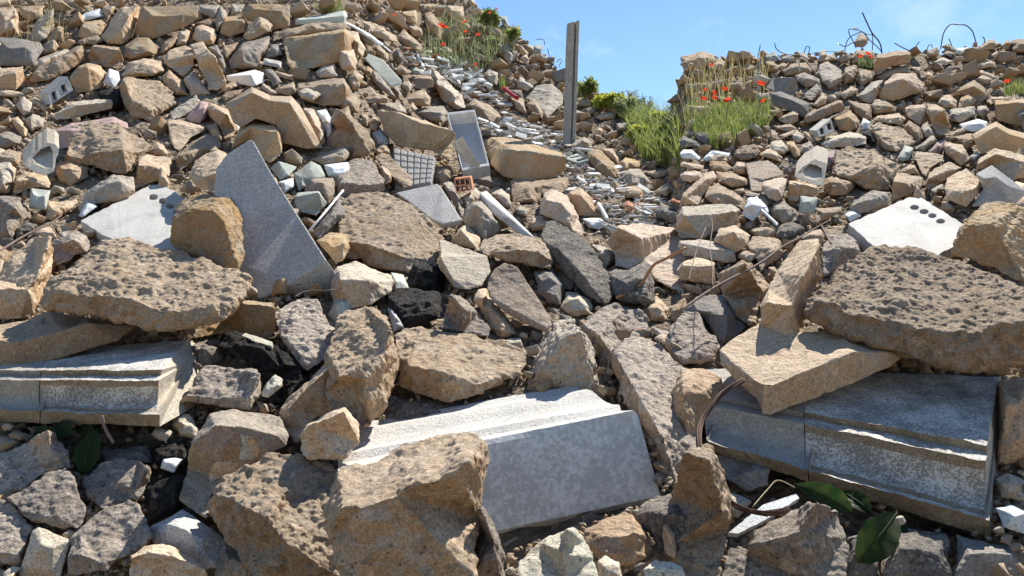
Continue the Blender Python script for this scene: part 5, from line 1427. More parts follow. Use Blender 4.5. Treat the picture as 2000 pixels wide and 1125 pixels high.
tube('white_stick', [(605, 450), (633, 417), (670, 372)], 2.6, plain('white_stick', (0.72, 0.71, 0.69), 0.6), 'thin white stick leaning right of the long blue-grey slab', 'stick', None, z=0.06)
tube('thin_rod', [(575, 580), (600, 568), (640, 567), (668, 564)], 1.0, steel, 'thin dark rod beneath the end of the long blue-grey slab', 'rod', None, z=0.1)
# twigs
tube('twig', [(1330, 606), (1370, 578), (1405, 556), (1455, 530), (1490, 510), (1528, 482), (1560, 465), (1590, 447), (1622, 429)], 3.0, twig, 'long bare twig slanting up to the rough-topped post', 'twig', 'bare twigs', z=0.14, r1=1.6)
tube('twig', [(1604, 440), (1612, 455), (1623, 476)], 1.8, twig, 'short dark side twig left of the right holed slab', 'twig', 'bare twigs', z=0.08)
tube('twig', [(1392, 560), (1391, 520), (1387, 480), (1392, 440), (1388, 425)], 1.0, twig, 'thin upright twig at the left edge of the right pile', 'twig', 'bare twigs', z=0.15)
tube('twig', [(1345, 548), (1352, 520), (1362, 485), (1378, 445)], 1.0, twig, 'thin twig leaning right, leftmost of the right pile', 'twig', 'bare twigs', z=0.15)
tube('twig', [(-20, 502), (45, 462), (75, 447), (100, 435), (120, 421)], 2.4, twig, 'bare twig above the left rough-topped beam', 'twig', 'bare twigs', z=0.12, r1=1.4)
tube('twig', [(98, 437), (108, 455), (119, 468)], 1.3, twig, 'side twig left of the left holed slab', 'twig', 'bare twigs', z=0.08)
tube('twig', [(1470, 990), (1500, 955), (1520, 938), (1552, 952)], 1.2, straw, 'pale forked twig under the right cornice', 'twig', 'bare twigs', z=0.12)
# rusty cable of several strands
def cable():
    base = [(1452, 742), (1415, 765), (1390, 793), (1370, 825), (1365, 860), (1372, 900), (1390, 940), (1415, 970), (1445, 992), (1480, 1001), (1512, 1002), (1535, 992)]
    dep = [2.45, 2.40, 2.35, 2.3, 2.2, 2.12, 2.06, 2.02, 2.0, 2.0, 2.0, 2.02]
    root = empty('rusty_cable', P(*base[0], dep[0])); tag(root, 'bundle of rusty cable strands hanging in a bow beside the right cornice', 'cable')
    for k in range(6):
        r = random.Random(k); ph = k * 1.05
        W = [P(u + 4.2 * math.cos(ph + i * 0.5), v + 3.5 * math.sin(ph + i * 0.5), d + 0.008 * math.sin(ph + i * .5)) for i, ((u, v), d) in enumerate(zip(base, dep))]
        if k > 3: W = W[:-2] + [P(1500 + 30 * (k - 4), 1008 - 14 * (k - 4), 2.0)]
        V, f = tube_geo(smooth_path(W), 2.0 * 2.1 / F)
        sub(root, 'strand', V, f, rust, True)
cable()
for pts, lab in (([(1423, 1040), (1490, 986), (1555, 965), (1561, 973), (1500, 1012), (1442, 1042)], 'strip of pale bluish board under the right cornice, by the rusty cable'),
                 ([(472, 655), (480, 650), (510, 660), (532, 668), (530, 675), (500, 668)], 'pale flat strip lying on top of the long asphalt lump')):
    v0 = max(p[1] for p in pts); u0 = pts[0][0]
    W, f = plate(ragged(pts, 8, 0.8), lambda u, v: dline(v, u0, 1.0, v0, 0.06), Vector((0, 0.012, -0.012)))
    build_plate('board_strip', W, f, M['bluewhite'] if u0 > 1000 else M['cream'], lab, 'board')
# ------------------------------------------------------------------ inlay on the patterned block (laid on its real surface)
from mathutils.bvhtree import BVHTree
def inlay():
    me = fossil.data
    bv = BVHTree.FromPolygons([v.co + fossil.location for v in me.vertices], [tuple(p.vertices) for p in me.polygons])
    c = Vector((0, 0, EYE))
    def patch(poly, mat, lift):
        pts = ragged(poly, 4, 0.4, 5)
        us = [p[0] for p in pts]; vs = [p[1] for p in pts]
        inner = [(u, v) for u in np.arange(min(us), max(us), 4) for v in np.arange(min(vs), max(vs), 4) if inside([tuple(p) for p in pts], u, v)]
        vo, eo, fo, *_ = geometry.delaunay_2d_cdt([Vector(p) for p in pts] + [Vector(p) for p in inner], [(i, (i + 1) % len(pts)) for i in range(len(pts))], [list(range(len(pts)))], 1, 1e-3)
        W = []
        for p in vo:
            dr = (P(p.x, p.y, 1.0) - c).normalized()
            h = bv.ray_cast(c, dr)
            W.append(h[0] - dr * lift if h[0] else P(p.x, p.y, 2.5))
        n = len(W)
        W += [w + Vector((0, 0.02, 0)) for w in W]
        sub(fossil, 'inlay', W, [list(f) for f in fo] + [[i + n for i in reversed(f)] for f in fo] +
            [[i, (i + 1) % len(pts), (i + 1) % len(pts) + n, i + n] for i in range(len(pts))], mat)
    patch([(436, 897), (440, 872), (452, 855), (468, 848), (471, 868), (465, 896)], M['tan'], 0.003)
    patch([(478, 850), (490, 852), (503, 868), (508, 884), (500, 897), (494, 893)], M['ochre'], 0.003)
    patch([(469, 848), (477, 850), (493, 893), (498, 898), (466, 897), (472, 868)], M['cream'], 0.004)
    patch([(420, 902), (465, 902), (463, 918), (410, 942), (408, 925)], M['pale'], 0.003)
inlay()

# ------------------------------------------------------------------ plants
M['leaf'] = foliage('grass_green', (0.16, 0.22, 0.05), (0.27, 0.30, 0.10))
M['leaf2'] = foliage('yellow_green_leaves', (0.30, 0.36, 0.05), (0.42, 0.42, 0.08))
M['leaf3'] = foliage('grey_green_leaves', (0.20, 0.25, 0.10), (0.30, 0.34, 0.18))
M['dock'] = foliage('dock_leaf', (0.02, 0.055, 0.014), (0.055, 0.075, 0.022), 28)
M['drygrass'] = foliage('dry_grass', (0.42, 0.36, 0.18), (0.32, 0.30, 0.13))
M['petal'] = foliage('poppy_petal', (0.75, 0.05, 0.02), (0.85, 0.10, 0.04), 30)
M['petalpink'] = foliage('pink_petal', (0.70, 0.12, 0.18), (0.75, 0.18, 0.25), 30)
M['pollen'] = plain('poppy_centre', (0.02, 0.015, 0.02), 0.8)
def blades(spots, hmin, hmax, wid, r, lean=0.35, segs=3):
    """grass blades rooted at spots"""
    V, f = [], []
    for p in spots:
        h = r.uniform(hmin, hmax); a = r.uniform(0, 2 * math.pi); l = r.uniform(0, lean) * h
        dx, dy = math.cos(a) * l, math.sin(a) * l
        b = r.uniform(0, math.pi); wx, wy = math.cos(b) * wid, math.sin(b) * wid
        s = len(V)
        for k in range(segs + 1):
            t = k / segs; w = (1 - t) ** 0.7 if k < segs else 0.05
            c = p + Vector((dx * t * t, dy * t * t, h * t * (1 - 0.15 * t)))
            V += [c + Vector((wx * w, wy * w, 0)), c - Vector((wx * w, wy * w, 0))]
        for k in range(segs): f.append((s + 2 * k, s + 2 * k + 1, s + 2 * k + 3, s + 2 * k + 2))
    return V, f
def spots_px(poly, n, r, z=0.0):
    us = [p[0] for p in poly]; vs = [p[1] for p in poly]; out = []
    while len(out) < n:
        u, v = r.uniform(min(us), max(us)), r.uniform(min(vs), max(vs))
        if inside(poly, u, v): out.append(P(u, v, D(u, v) * (1.02 - z)))
    return out
def stuff(name, V, f, mat, label, cat, smooth=False):
    org = V[0].copy()
    o = link(name, mesh_from(name, [v - org for v in V], f, smooth), mat, loc=org)
    return tag(o, label, cat, kind='stuff')
r = random.Random(5)
# grass of the poppy clump, dry stalks, green bank
V, f = blades(spots_px([(1352, 268), (1358, 245), (1380, 225), (1440, 218), (1500, 215), (1508, 235), (1500, 250), (1460, 268), (1440, 284), (1400, 287)], 1300, r, .02), .06, .20, .0026, r, .9)
stuff('grass', V, f, M['leaf'], 'green grass and poppy leaves growing thickly under the poppy clump', 'grass')
V, f = blades(spots_px([(1338, 150), (1400, 140), (1500, 150), (1505, 200), (1400, 215), (1338, 260)], 190, r, .01), .15, .45, .0022, r, .5)
stuff('dry_grass', V, f, M['drygrass'], 'dry straw-coloured stalks among the poppies on the right pile', 'dry grass')
V, f = blades(spots_px([(1335, 235), (1358, 215), (1362, 240), (1340, 255)], 150, r) + spots_px([(1385, 270), (1400, 268), (1402, 290), (1386, 290)], 120, r, .03), .06, .16, .003, r)
stuff('grass', V, f, M['leaf'], 'small green tufts at the left edge below the poppy clump', 'grass')
V, f = blades(spots_px([(1676, 122), (1704, 118), (1706, 136), (1680, 134)], 140, r, .03), .05, .14, .003, r)
stuff('grass', V, f, M['leaf3'], 'small green tuft under the three skyline poppies', 'grass')
V, f = blades(spots_px([(1960, 178), (2010, 172), (2010, 188), (1962, 188)], 150, r, .03), .05, .16, .003, r)
stuff('grass', V, f, M['leaf'], 'green tuft under the lone poppy at the right edge', 'grass')
V, f = blades(spots_px([(822, 120), (835, 60), (870, 40), (930, 45), (1000, 75), (1010, 110), (940, 140), (880, 135)], 620, r, .03), .08, .34, .004, r, .8)
stuff('grass', V, f, M['leaf3'], 'sparse green stalks around the slope poppies', 'grass')
V, f = blades(spots_px([(1232, 285), (1225, 240), (1260, 235), (1327, 250), (1327, 330), (1300, 328), (1255, 312)], 1500, r, .03), .08, .26, .005, r, .8)
stuff('grass', V, f, M['leaf'], 'bright green grass on the bank at the right of the middle slope', 'grass')
V, f = blades(spots_px([(1196, 205), (1230, 215), (1325, 245), (1328, 285), (1250, 262), (1215, 240)], 800, r, .01), .08, .30, .0045, r, .8)
stuff('dry_grass', V, f, M['leaf3'], 'grey-green weeds along the top of the green bank', 'weeds')
V, f = blades(spots_px([(12, 75), (40, 40), (110, 40), (130, 70), (125, 95), (60, 110), (12, 120)], 46, r, .06), .18, .55, .0022, r, .5)
stuff('dry_grass', V, f, M['drygrass'], 'dry pale stalks at the top left of the left pile', 'dry grass')
V, f = blades(spots_px([(612, 16), (672, 12), (672, 24), (620, 26)], 120, r, .03), .05, .16, .004, r)
stuff('grass', V, f, M['leaf'], 'green tuft at the top right of the left pile', 'grass')
V, f = blades(spots_px([(975, 168), (985, 165), (988, 178), (977, 178)], 60, r, .03), .08, .18, .004, r)
stuff('grass', V, f, M['leaf'], 'small green tuft left of the red pipe', 'grass')

def leafy(name, u, v, rw, rh, n, mats, label, cat, seed, size=0.035, stalks=0, z=0.02):
    """a bush of many small leaves round forked stems"""
    rr = random.Random(seed); d = D(u, v) * (1 - z); s = d / F
    base = P(u, v, d); root = empty(name, base); tag(root, label, cat, 'bushes on the bank')
    V, f = [], []
    sv, sf = [], []
    for k in range(7):
        top = base + Vector((rr.uniform(-.7, .7) * rw * s, rr.uniform(-.5, .5) * rw * s, rr.uniform(.5, .95) * rh * s))
        mid = base.lerp(top, .5) + Vector((rr.uniform(-.03, .03), rr.uniform(-.03, .03), .02))
        tv, tf = tube_geo([base, mid, top], 0.006, 0.002, 4); o = len(sv); sv += tv; sf += [tuple(i + o for i in q) for q in tf]
    for k in range(n):
        cl = rr.randrange(9); rc = random.Random(seed * 31 + cl)
        cx, cy, cz = rc.uniform(-.75, .75), rc.uniform(-.6, .6), rc.uniform(.25, .8)
        p = base + Vector(((cx + rr.gauss(0, .2)) * rw * s, (cy + rr.gauss(0, .2)) * rw * s, abs(cz + rr.gauss(0, .16)) * rh * s))
        a = Vector((rr.gauss(0, 1), rr.gauss(0, 1), rr.gauss(0.4, 1))).normalized(); b = a.orthogonal().normalized()
        b = (Matrix.Rotation(rr.uniform(0, 6.28), 3, a) @ b)
        L = size * rr.uniform(.6, 1.3); o = len(V)
        c = a.cross(b)
        V += [p - b * L, p + c * L * .35, p + b * L, p - c * L * .35]; f.append((o, o + 1, o + 2, o + 3))
    sub(root, 'stem', sv, sf, twig)
    sub(root, 'leaves', V, f, mats)
    return root
leafy('bush', 1152, 192, 22, 36, 520, M['leaf'], 'bright green bush on the skyline just right of the concrete post', 'bush', 1)
leafy('bush', 1192, 212, 30, 26, 620, M['leaf2'], 'yellow-green bush on the skyline right of the concrete post', 'bush', 2)
leafy('bush', 1225, 222, 26, 28, 420, M['leaf3'], 'grey-green bush on the bank left of the tall feathery weeds', 'bush', 3)
leafy('bush', 1286, 244, 26, 22, 520, M['leaf2'], 'yellow-green bush at the top of the green bank', 'bush', 4)
leafy('bush', 1310, 268, 24, 26, 420, M['leaf2'], 'yellowish bush at the right end of the green bank', 'bush', 5)
leafy('bush', 1262, 252, 26, 22, 420, M['leaf3'], 'dull green bush in the middle of the green bank', 'bush', 6)
leafy('bush', 957, 52, 18, 32, 420, M['leaf'], 'green bush on the skyline above the slope poppies', 'bush', 7, .045)
leafy('bush', 1003, 82, 14, 26, 240, M['leaf'], 'small green bush on the skyline right of the slope poppies', 'bush', 8, .045)
leafy('bush', 964, 92, 14, 20, 200, M['leaf3'], 'grey-green bush among rocks below the skyline bush', 'bush', 9, .045)
leafy('bush', 1175, 205, 20, 18, 360, M['leaf'], 'low green bush between the skyline bush and the yellow-green bush', 'bush', 10)
leafy('bush', 1248, 275, 24, 24, 420, M['leaf2'], 'yellow-green bush at the lower left edge of the green bank', 'bush', 11)
leafy('bush', 1300, 300, 26, 26, 520, M['leaf'], 'bright green bush low on the green bank', 'bush', 12)
def feathery(u, v, hpx, label, seed):
    rr = random.Random(seed); d = D(u, v) * 0.98; s = d / F; base = P(u, v, d)
    root = empty('tall_weed', base); tag(root, label, 'weed', 'tall feathery weeds')
    sv, sf, V, f = [], [], [], []
    for k in range(8):
        top = base + Vector((rr.uniform(-13, 13) * s, rr.uniform(-8, 8) * s, hpx * s * rr.uniform(.55, 1)))
        tv, tf = tube_geo([base, base.lerp(top, .5) + Vector((0, 0, .02)), top], .005, .0015, 4); o = len(sv); sv += tv; sf += [tuple(i + o for i in q) for q in tf]
        for j in range(26):
            p = base.lerp(top, rr.uniform(.3, 1)); a = Vector((rr.gauss(0, 1), rr.gauss(0, 1), rr.uniform(.4, 1.4))).normalized()
            c = a.orthogonal().normalized(); o = len(V); L = rr.uniform(.02, .05)
            V += [p, p + a * L * .5 + c * .005, p + a * L, p + a * L * .5 - c * .005]; f.append((o, o + 1, o + 2, o + 3))
    sub(root, 'stem', sv, sf, M['leaf3']); sub(root, 'leaves', V, f, M['leaf3'])
feathery(1236, 214, 40, 'tall feathery weed on the skyline, the left of the two', 3)
feathery(1263, 226, 42, 'tall feathery weed on the skyline, the right of the two', 4)

def poppy(u, v, vb, rpx, label, group, seed, mat='petal'):
    """stem, four cupped petals, dark centre"""
    rr = random.Random(seed)
    d = D(u, min(vb, 1000)) * 0.955; s = d / F
    base = P(u + rr.uniform(-8, 8), vb, d + 0.06); top = P(u, v, d)
    root = empty('poppy', base); tag(root, label, 'poppy', group)
    sv, sf = tube_geo(smooth_path([base, base.lerp(top, .5) + Vector((rr.uniform(-.02, .02), 0, 0)), top]), .0028, .002, 5)
    sub(root, 'stem', sv, sf, M['leaf3'])
    R = rpx * s
    tilt = Matrix.Rotation(rr.uniform(.25, .9), 3, 'X') @ Matrix.Rotation(rr.uniform(-.5, .5), 3, 'Y')
    for k in range(4):
        a0 = k * math.pi / 2 + rr.uniform(-.2, .2); V, f = [], []
        for i in range(5):
            for j in range(7):
                rad = R * (0.12 + 0.95 * i / 4); an = a0 + (j / 6 - .5) * 2.0 * (0.6 + 0.4 * i / 4)
                z = R * (0.55 * (i / 4) ** 1.6 + 0.09 * math.sin(j * 2.3 + k) * i / 4 + (.05 if k % 2 else 0))
                if i == 4: rad *= 0.93 + 0.10 * math.sin(j * 1.9 + seed)
                V.append(top + tilt @ Vector((rad * math.cos(an), rad * math.sin(an), z)))
        for i in range(4):
            for j in range(6): f.append((i * 7 + j, i * 7 + j + 1, (i + 1) * 7 + j + 1, (i + 1) * 7 + j))
        sub(root, 'petal', V, f, M[mat], True)
    V, f = [], []
    for i in range(4):
        for j in range(8):
            ph = math.pi * i / 3; V.append(top + tilt @ Vector((R * .2 * math.sin(ph) * math.cos(j * .785), R * .2 * math.sin(ph) * math.sin(j * .785), R * (.18 - .2 * math.cos(ph)))))
    for i in range(3):
        for j in range(8): f.append((i * 8 + j, i * 8 + (j + 1) % 8, (i + 1) * 8 + (j + 1) % 8, (i + 1) * 8 + j))
    sub(root, 'centre', V, f, M['pollen'])
G1 = 'red poppies of the right clump'; G2 = 'red poppies on the middle slope'; G3 = 'poppies at the right skyline'
for a in [(1390, 129, 175, 5, 'red poppy highest of the right clump, against dark stones'), (1485, 166, 215, 9, 'largest red poppy of the right clump, at its right top'),
          (1378, 177, 225, 5, 'small red poppy at the left of the right clump, above the cluster'), (1415, 176, 228, 6.5, 'red poppy above the middle of the right clump, below the pale stub'),
          (1394, 183, 235, 6, 'red poppy uppermost of a close pair in the right clump'), (1394, 193, 245, 6.5, 'red poppy lower of a close pair in the right clump'),
          (1374, 195, 245, 7, 'leftmost large red poppy of the right clump'), (1422, 198, 250, 7, 'red poppy lowest in the middle of the right clump'),
          (1491, 199, 240, 6, 'red poppy at the lower right of the right clump')]:
    poppy(*a, G1, int(a[0]))
for a in [(1680, 112, 132, 5.5, 'left of three poppies on the skyline under the wire tangle'), (1694, 107, 130, 5.5, 'middle and highest of three poppies under the wire tangle'),
          (1701, 113, 132, 4.5, 'right of three poppies on the skyline under the wire tangle'), (1967, 161, 184, 6.5, 'lone red poppy at the right edge')]:
    poppy(*a, G3, int(a[0]))
for a in [(770, 30, 60, 4, 'small orange-red poppy among stones at the upper left of the middle slope'), (861, 53, 95, 8, 'largest red poppy on the middle slope'),
          (908, 44, 80, 6, 'red poppy upper right of the largest middle poppy'), (865, 89, 125, 5, 'red poppy straight below the largest middle poppy'),
          (957, 26, 60, 4, 'orange-red poppy in the skyline bush'), (933, 69, 105, 5, 'red poppy at the right of the middle slope poppies'),
          (929, 127, 155, 4, 'lowest red poppy on the middle slope'), (909, 64, 100, 4.5, 'orange-red poppy half hidden in stalks below the upper right poppy'),
          (873, 54, 90, 4, 'small red poppy touching the largest middle poppy')]:
    poppy(*a, G2, int(a[0]))
for a in [(1002, 48, 75, 2.6, 'left of two tiny pink poppies on the skyline'), (1009, 54, 80, 2.6, 'right of two tiny pink poppies on the skyline'), (970, 18, 50, 3, 'pink poppy highest on the middle skyline')]:
    poppy(*a, G2, int(a[0]), 'petalpink')

M['rib'] = foliage('dock_rib', (0.07, 0.10, 0.03), (0.10, 0.13, 0.05))
def dock(label, leaves, base):
    root = empty('dock_plant', P(*base)); tag(root, label, 'plant', 'broad-leaved plants under the cornices')
    for (u0, v0, d0), (u1, v1, d1), wpx, curl in leaves:
        A, B = P(u0, v0, d0), P(u1, v1, d1); ax = B - A; L = ax.length
        view = Vector((0, -1, 0.55)).normalized(); side = ax.cross(view).normalized(); nrm = side.cross(ax).normalized()
        if nrm.y > 0: nrm = -nrm
        w = wpx * d0 / F; V, f = [], []; n = 14; m = 8
        for i in range(n + 1):
            t = i / n; ww = w * (math.sin(math.pi * min(1, t * 1.02) ** 0.8) ** 0.75 if 0 < t < 1 else 0.04)
            for j in range(m + 1):
                x = j / m * 2 - 1
                V.append(A + ax * t + side * (x * ww * (1 + .06 * math.sin(i * 2.1))) + nrm * (curl * L * math.sin(math.pi * t) - abs(x) ** 1.5 * ww * -0.25 + .05 * ww * math.sin(i * 1.7 + j)))
        for i in range(n):
            for j in range(m): f.append((i * (m + 1) + j, i * (m + 1) + j + 1, (i + 1) * (m + 1) + j + 1, (i + 1) * (m + 1) + j))
        lf = sub(root, 'leaf', V, f, M['dock'], True)
        mid = [A + ax * (i / 8) + nrm * (curl * L * math.sin(math.pi * i / 8) + .002) for i in range(9)]
        tv, tf = tube_geo(mid, .0022, .001, 5)
        o = link('midrib', mesh_from('midrib', [q - root.location for q in tv], tf, True), M['rib'], lf)
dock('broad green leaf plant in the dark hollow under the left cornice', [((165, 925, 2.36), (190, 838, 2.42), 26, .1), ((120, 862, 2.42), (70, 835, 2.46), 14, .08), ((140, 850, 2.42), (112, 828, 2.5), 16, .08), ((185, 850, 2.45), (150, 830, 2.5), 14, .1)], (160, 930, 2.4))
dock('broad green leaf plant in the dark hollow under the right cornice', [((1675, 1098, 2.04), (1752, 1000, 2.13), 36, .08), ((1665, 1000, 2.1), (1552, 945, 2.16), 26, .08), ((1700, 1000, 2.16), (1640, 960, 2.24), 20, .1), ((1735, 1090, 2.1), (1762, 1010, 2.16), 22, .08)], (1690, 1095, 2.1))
tube('pipe_stub', [(1762, 1022), (1756, 1011)], 8, M['endpale'], 'small broken pipe end beside the large right dock leaf', 'pipe', None, 2.02)
tube('stalk', [(199, 812), (205, 835), (222, 865)], 3.2, twig, 'thick dry stalk beneath the left cornice', 'stalk', None, 2.36)

# ------------------------------------------------------------------ smaller rubble between the rocks
GW_, GH_ = 500, 282
mask = np.zeros((GH_, GW_), bool)
gy, gx = np.mgrid[0:GH_, 0:GW_]; gx = gx * 4 + 2.0; gy = gy * 4 + 2.0
for poly in COVER:
    if len(poly) < 3: continue
    us = [p[0] for p in poly]; vs = [p[1] for p in poly]
    x0, x1 = max(0, int(min(us) / 4) - 1), min(GW_, int(max(us) / 4) + 2); y0, y1 = max(0, int(min(vs) / 4) - 1), min(GH_, int(max(vs) / 4) + 2)
    if x1 <= x0 or y1 <= y0: continue
    X, Y = gx[y0:y1, x0:x1], gy[y0:y1, x0:x1]; c = np.zeros(X.shape, bool)
    for i in range(len(poly)):
        a1, b1 = poly[i][0], poly[i][1]; a2, b2 = poly[i - 1][0], poly[i - 1][1]
        if b1 == b2: continue
        c ^= ((b1 > Y) != (b2 > Y)) & (X < (a2 - a1) * (Y - b1) / (b2 - b1) + a1)
    mask[y0:y1, x0:x1] |= c
def covered(u, v):
    i, j = int(v / 4), int(u / 4)
    return 0 <= i < GH_ and 0 <= j < GW_ and mask[i, j]
def room(u, v, rad):
    pts = [(u, v)] + [(u + rad * .75 * math.cos(a), v + rad * .75 * math.sin(a)) for a in np.arange(0, 6.2, .785)]
    return sum(covered(*p) for p in pts) <= 1 and all(p[1] > skyline(p[0]) - 4 for p in pts[:1])
DEBRIS = [(790, 70), (850, 110), (930, 130), (1010, 235), (1110, 262), (1300, 390), (1330, 450), (1190, 450), (1110, 392), (1000, 330), (958, 262), (880, 180), (790, 120)]
HOLLOWS = [[(15, 825), (230, 822), (300, 850), (362, 840), (370, 930), (290, 1000), (270, 975), (160, 935), (90, 840)], [(1560, 935), (1960, 1050), (1960, 1130), (1650, 1130), (1640, 1000)],
           [(380, 655), (600, 700), (560, 800), (480, 790), (370, 700)], [(745, 545), (870, 540), (880, 640), (770, 640)], [(1420, 870), (1660, 960), (1500, 1000), (1420, 1090)], [(750, 760), (1030, 750), (1020, 790), (750, 830)]]
def hull(seed, n=13, sx=1, sy=.8, sz=.65, levels=2):
    rr = random.Random(seed); bm = bmesh.new()
    corners = [(a, b, c) for a in (-.72, .72) for b in (-.72, .72) for c in (-.72, .72)]
    for k in range(n):
        v = Vector((rr.gauss(0, 1), rr.gauss(0, 1), rr.gauss(0, 1))).normalized() * rr.uniform(.8, 1.1)
        if seed % 3 and k < 7: v = Vector(corners[k]) + Vector((rr.uniform(-.25, .25), rr.uniform(-.25, .25), rr.uniform(-.25, .25)))
        elif seed % 3: v *= .75
        bm.verts.new((v.x * sx, v.y * sy, v.z * sz))
    g = bmesh.ops.convex_hull(bm, input=bm.verts[:])
    bmesh.ops.delete(bm, geom=[e for e in g['geom_interior'] if isinstance(e, bmesh.types.BMVert)], context='VERTS')
    if levels:
        bmesh.ops.bevel(bm, geom=bm.edges[:], offset=.035, segments=1, affect='EDGES', clamp_overlap=True)
        bmesh.ops.triangulate(bm, faces=bm.faces[:])
        bmesh.ops.subdivide_edges(bm, edges=bm.edges[:], cuts=levels, use_grid_fill=True)
    bmesh.ops.triangulate(bm, faces=bm.faces[:])
    me = bpy.data.meshes.new('rubble_piece'); bm.to_mesh(me); bm.free()
    if levels:
        n = len(me.vertices); co = np.empty(n * 3); me.vertices.foreach_get('co', co); co = co.reshape(-1, 3)
        no = np.empty(n * 3); me.vertex_normals.foreach_get('vector', no); no = no.reshape(-1, 3)
        q = co + seed * 3.7
        co += no * (0.03 * fbm(q * 2.2, 3, 3) + 0.03 * (.45 - worley(q * 2.2, 9)) + .015 * fbm(q * 9, 2, 5))[:, None]
        me.vertices.foreach_set('co', co.ravel()); me.polygons.foreach_set('use_smooth', np.ones(len(me.polygons), bool)); me.update()
    return me
BANK = [hull(100 + i, 12 + i % 5, 1, .75 + .05 * (i % 4), .55 + .06 * (i % 5)) for i in range(12)]
SHARD = []
for i in range(6):
    me = hull(300 + i, 9, 1, .62, .16, 1); SHARD.append(me)
rr = random.Random(21)
mats_r = ['tan'] * 6 + ['grey'] * 4 + ['pale'] * 2 + ['brown'] * 3 + ['ochre'] * 2 + ['speck'] * 2 + ['dgrey', 'pink']
mats_d = ['white'] * 15 + ['bluewhite'] * 6 + ['pale'] * 6 + ['grey'] * 2 + ['tan'] * 2 + ['greenish'] * 2 + ['dgrey', 'terra']
placed = []; BM = {}
def variant(bank, k, mat):
    key = (id(bank), k, mat)
    if key not in BM:
        me = bank[k].copy(); me.materials.clear(); me.materials.append(M[mat]); BM[key] = me
    return BM[key]
SLOPE = [(925, 30), (1130, 170), (1330, 250), (1335, 440), (1180, 440), (1110, 262), (1010, 235), (930, 130)]
for rmin, rmax, tries, lim, zone in ((8, 14, 6000, 125, DEBRIS), (10, 18, 3000, 190, SLOPE), (15, 22, 5000, 400, None), (10, 15, 7000, 400, None), (7.5, 10, 7000, 390, None)):
    for _ in range(tries):
        if len(placed) > lim: break
        u, v = (rr.uniform(790, 1335), rr.uniform(30, 455)) if zone else (rr.uniform(0, 2000), rr.uniform(2, 1120)); R = rr.uniform(rmin, rmax)
        if zone and not inside(zone, u, v): continue
        if not room(u, v, R) or any((u - a) ** 2 + (v - b) ** 2 < (R * .68 + c * .68) ** 2 for a, b, c in placed): continue
        if any(inside(h, u, v) for h in HOLLOWS): continue
        if v > 820 and R > 12: R *= .8
        deb = inside(DEBRIS, u, v)
        placed.append((u, v, R))
        d = D(u, v) * (0.985 if not deb else 0.99); s = R * d / F
        if deb and rr.random() < .85: bank, mat, nm, cat = SHARD, rr.choice(mats_d), 'shard', 'shard'
        else: bank, mat, nm, cat = BANK, rr.choice(mats_d if deb else mats_r), 'rubble_stone', 'rubble stone'
        o = link(nm, variant(bank, rr.randrange(len(bank)), mat), loc=P(u, v, d))
        o.scale = (s * rr.uniform(1.0, 1.35), s * rr.uniform(.85, 1.15), s * rr.uniform(.85, 1.15))
        o.rotation_euler = (rr.uniform(-.5, .5), rr.uniform(-.6, .6), rr.uniform(0, 6.28)) if bank is BANK else (rr.uniform(.1, 1.0), rr.uniform(-.7, .7), rr.uniform(0, 6.28))
        tag(o, compose(COLOUR_WORD[mat], 'rubble stone' if nm == 'rubble_stone' else 'shard', u, v, 2 * R, 2 * R), cat,
            'loose rubble stones between the big rocks' if nm == 'rubble_stone' else 'tile and board shards on the middle slope')

# long thin splinters of board and tile on the debris slope
for k in range(80):
    panel = k >= 26
    for _ in range(60):
        u, v = rr.uniform(830, 1300), rr.uniform(95, 440)
        if inside(DEBRIS, u, v) and not covered(u, v): break
    else: continue
    d = D(u, v) * 0.972; s = d / F; L = rr.uniform(9, 20) * s; wd = rr.uniform(2, 4.5) * s; th = rr.uniform(.9, 1.8) * s
    if panel: wd = rr.uniform(4.5, 9) * s; L = rr.uniform(7, 15) * s
    me = bpy.data.meshes.new('splinter')
    bm = bmesh.new(); bmesh.ops.create_cube(bm, size=1.0)
    for q in bm.verts: q.co = Vector((q.co.x * 2 * L * rr.uniform(.86, 1.05), q.co.y * 2 * wd * rr.uniform(.7, 1.1), q.co.z * 2 * th))
    bmesh.ops.bevel(bm, geom=bm.edges[:], offset=th * .25, segments=1, affect='EDGES'); bm.to_mesh(me); bm.free()
    mat = rr.choice(['white'] * 5 + ['bluewhite'] * 3 + ['pale', 'slate', 'greenish'])
    nm = 'board' if panel else 'splinter'
    o = link(nm, me, M[mat], loc=P(u, v, d)); o.rotation_euler = (rr.uniform(.15, .8), rr.uniform(-.3, .6), rr.uniform(-.9, .9))
    tag(o, compose(COLOUR_WORD[mat], 'broken board' if panel else 'splinter', u, v, 60, 20), nm, 'broken boards on the middle slope' if panel else 'board splinters on the middle slope')

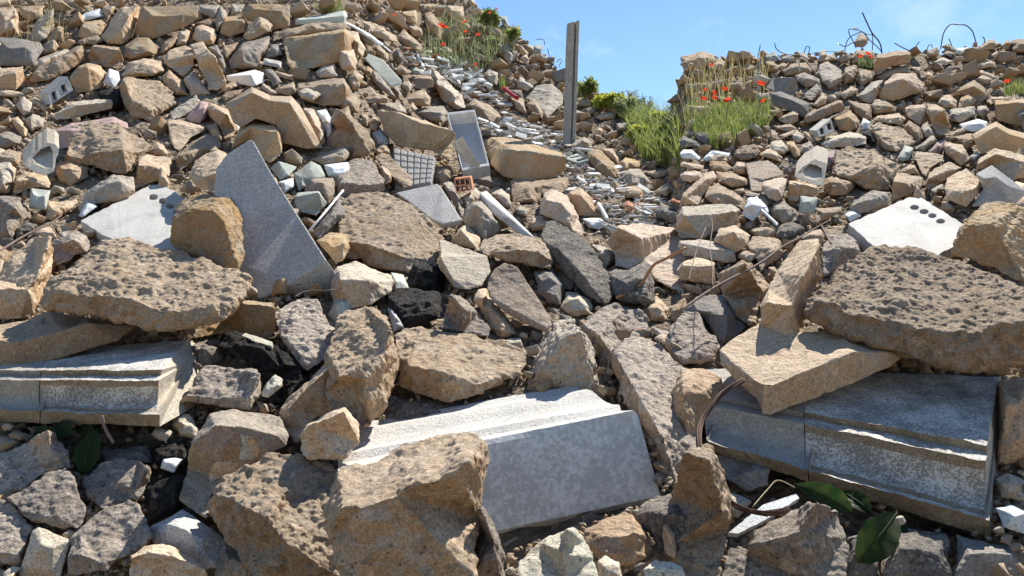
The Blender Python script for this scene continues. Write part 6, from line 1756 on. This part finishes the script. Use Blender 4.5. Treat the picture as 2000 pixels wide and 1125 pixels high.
def scatter(name, n, sampler, banks, matlist, label, cat, seed):
    """uncounted small pieces in one object"""
    rg = np.random.default_rng(seed); r2 = random.Random(seed)
    geo = []
    for me in banks:
        c = np.empty(len(me.vertices) * 3); me.vertices.foreach_get('co', c); c = c.reshape(-1, 3)
        t = np.array([tuple(p.vertices) for p in me.polygons]); geo.append((c, t))
    Vs, Ts, Ms = [], [], []; off = 0
    names = sorted(set(matlist)); cnt = 0; guard = 0
    while cnt < n and guard < n * 12:
        guard += 1
        q = sampler(r2)
        if q is None: continue
        u, v, R = q; cnt += 1
        d = D(u, v) * (0.992 if banks is FLAT else 1.012) + 0.01; s = R * d / F
        c, t = geo[r2.randrange(len(geo))]
        A = np.linalg.qr(rg.normal(size=(3, 3)))[0] if banks is LOW else np.array((Matrix.Rotation(r2.uniform(0, 6.28), 3, 'Z') @ Matrix.Rotation(r2.uniform(.1, 1.1), 3, 'X')).to_3x3())
        w = (c * (s * np.array([r2.uniform(.9, 1.4), r2.uniform(.8, 1.1), r2.uniform(.8, 1.1)]))) @ A.T + np.array(P(u, v, d))
        Vs.append(w); Ts.append(t + off); off += len(c); Ms.append(np.full(len(t), names.index(r2.choice(matlist))))
    V = np.concatenate(Vs); T = np.concatenate(Ts)
    org = V.mean(0); V = V - org
    me = bpy.data.meshes.new(name); me.vertices.add(len(V)); me.vertices.foreach_set('co', V.ravel())
    me.loops.add(len(T) * 3); me.loops.foreach_set('vertex_index', T.ravel()); me.polygons.add(len(T))
    me.polygons.foreach_set('loop_start', np.arange(len(T)) * 3); me.polygons.foreach_set('loop_total', np.full(len(T), 3))
    me.polygons.foreach_set('material_index', np.concatenate(Ms)); me.update(calc_edges=True)
    o = link(name, me, [M[k] for k in names], loc=org)
    tag(o, label, cat, kind='stuff')
LOW = [hull(500 + i, 11 + i % 4, 1, .8, .65, 0) for i in range(10)]
FLAT = [hull(600 + i, 8, 1, .55, .2, 0) for i in range(8)]
def samp_small(r2):
    u, v = r2.uniform(-20, 2020), r2.uniform(-40, 1130)
    if v < skyline(u) - 2: return None
    if covered(u, v) and (v > 640 or r2.random() < .85): return None
    if any(inside(h, u, v) for h in HOLLOWS) and r2.random() < .93: return None
    if 850 < u < 1335 and 50 < v < 430: return u, v, r2.uniform(2.5, 6) if r2.random() < .6 else r2.uniform(6, 12)
    return u, v, r2.uniform(2.2, 6.5) if r2.random() < .72 else r2.uniform(6, 11)
scatter('small_rubble', 10000, samp_small, LOW, mats_r, 'small broken stones and grit filling the gaps between the rocks', 'small rubble', 1)
def samp_deb(r2):
    u, v = r2.uniform(790, 1335), r2.uniform(60, 452)
    if not inside(DEBRIS, u, v) or (covered(u, v) and r2.random() < .8): return None
    return u, v, r2.uniform(3, 8) if r2.random() < .65 else r2.uniform(8, 13)
scatter('tile_debris', 1600, samp_deb, FLAT, ['white'] * 10 + ['bluewhite'] * 4 + ['pale'] * 6 + ['tan'] * 4 + ['greenish'] * 2 + ['cream'] * 3 + ['terra'], 'small white and grey tile and board splinters spread down the middle slope', 'tile debris', 2)
def samp_out(r2):
    u, v = (r2.uniform(-520, -10) if r2.random() < .5 else r2.uniform(2010, 2520)), r2.uniform(-40, 1300)
    if v < skyline(u): return None
    return u, v, r2.uniform(10, 60) if r2.random() < .55 else r2.uniform(4, 14)
scatter('outer_rubble', 2600, samp_out, LOW, mats_r, 'further rubble of the same pile beyond the picture edges', 'small rubble', 3)
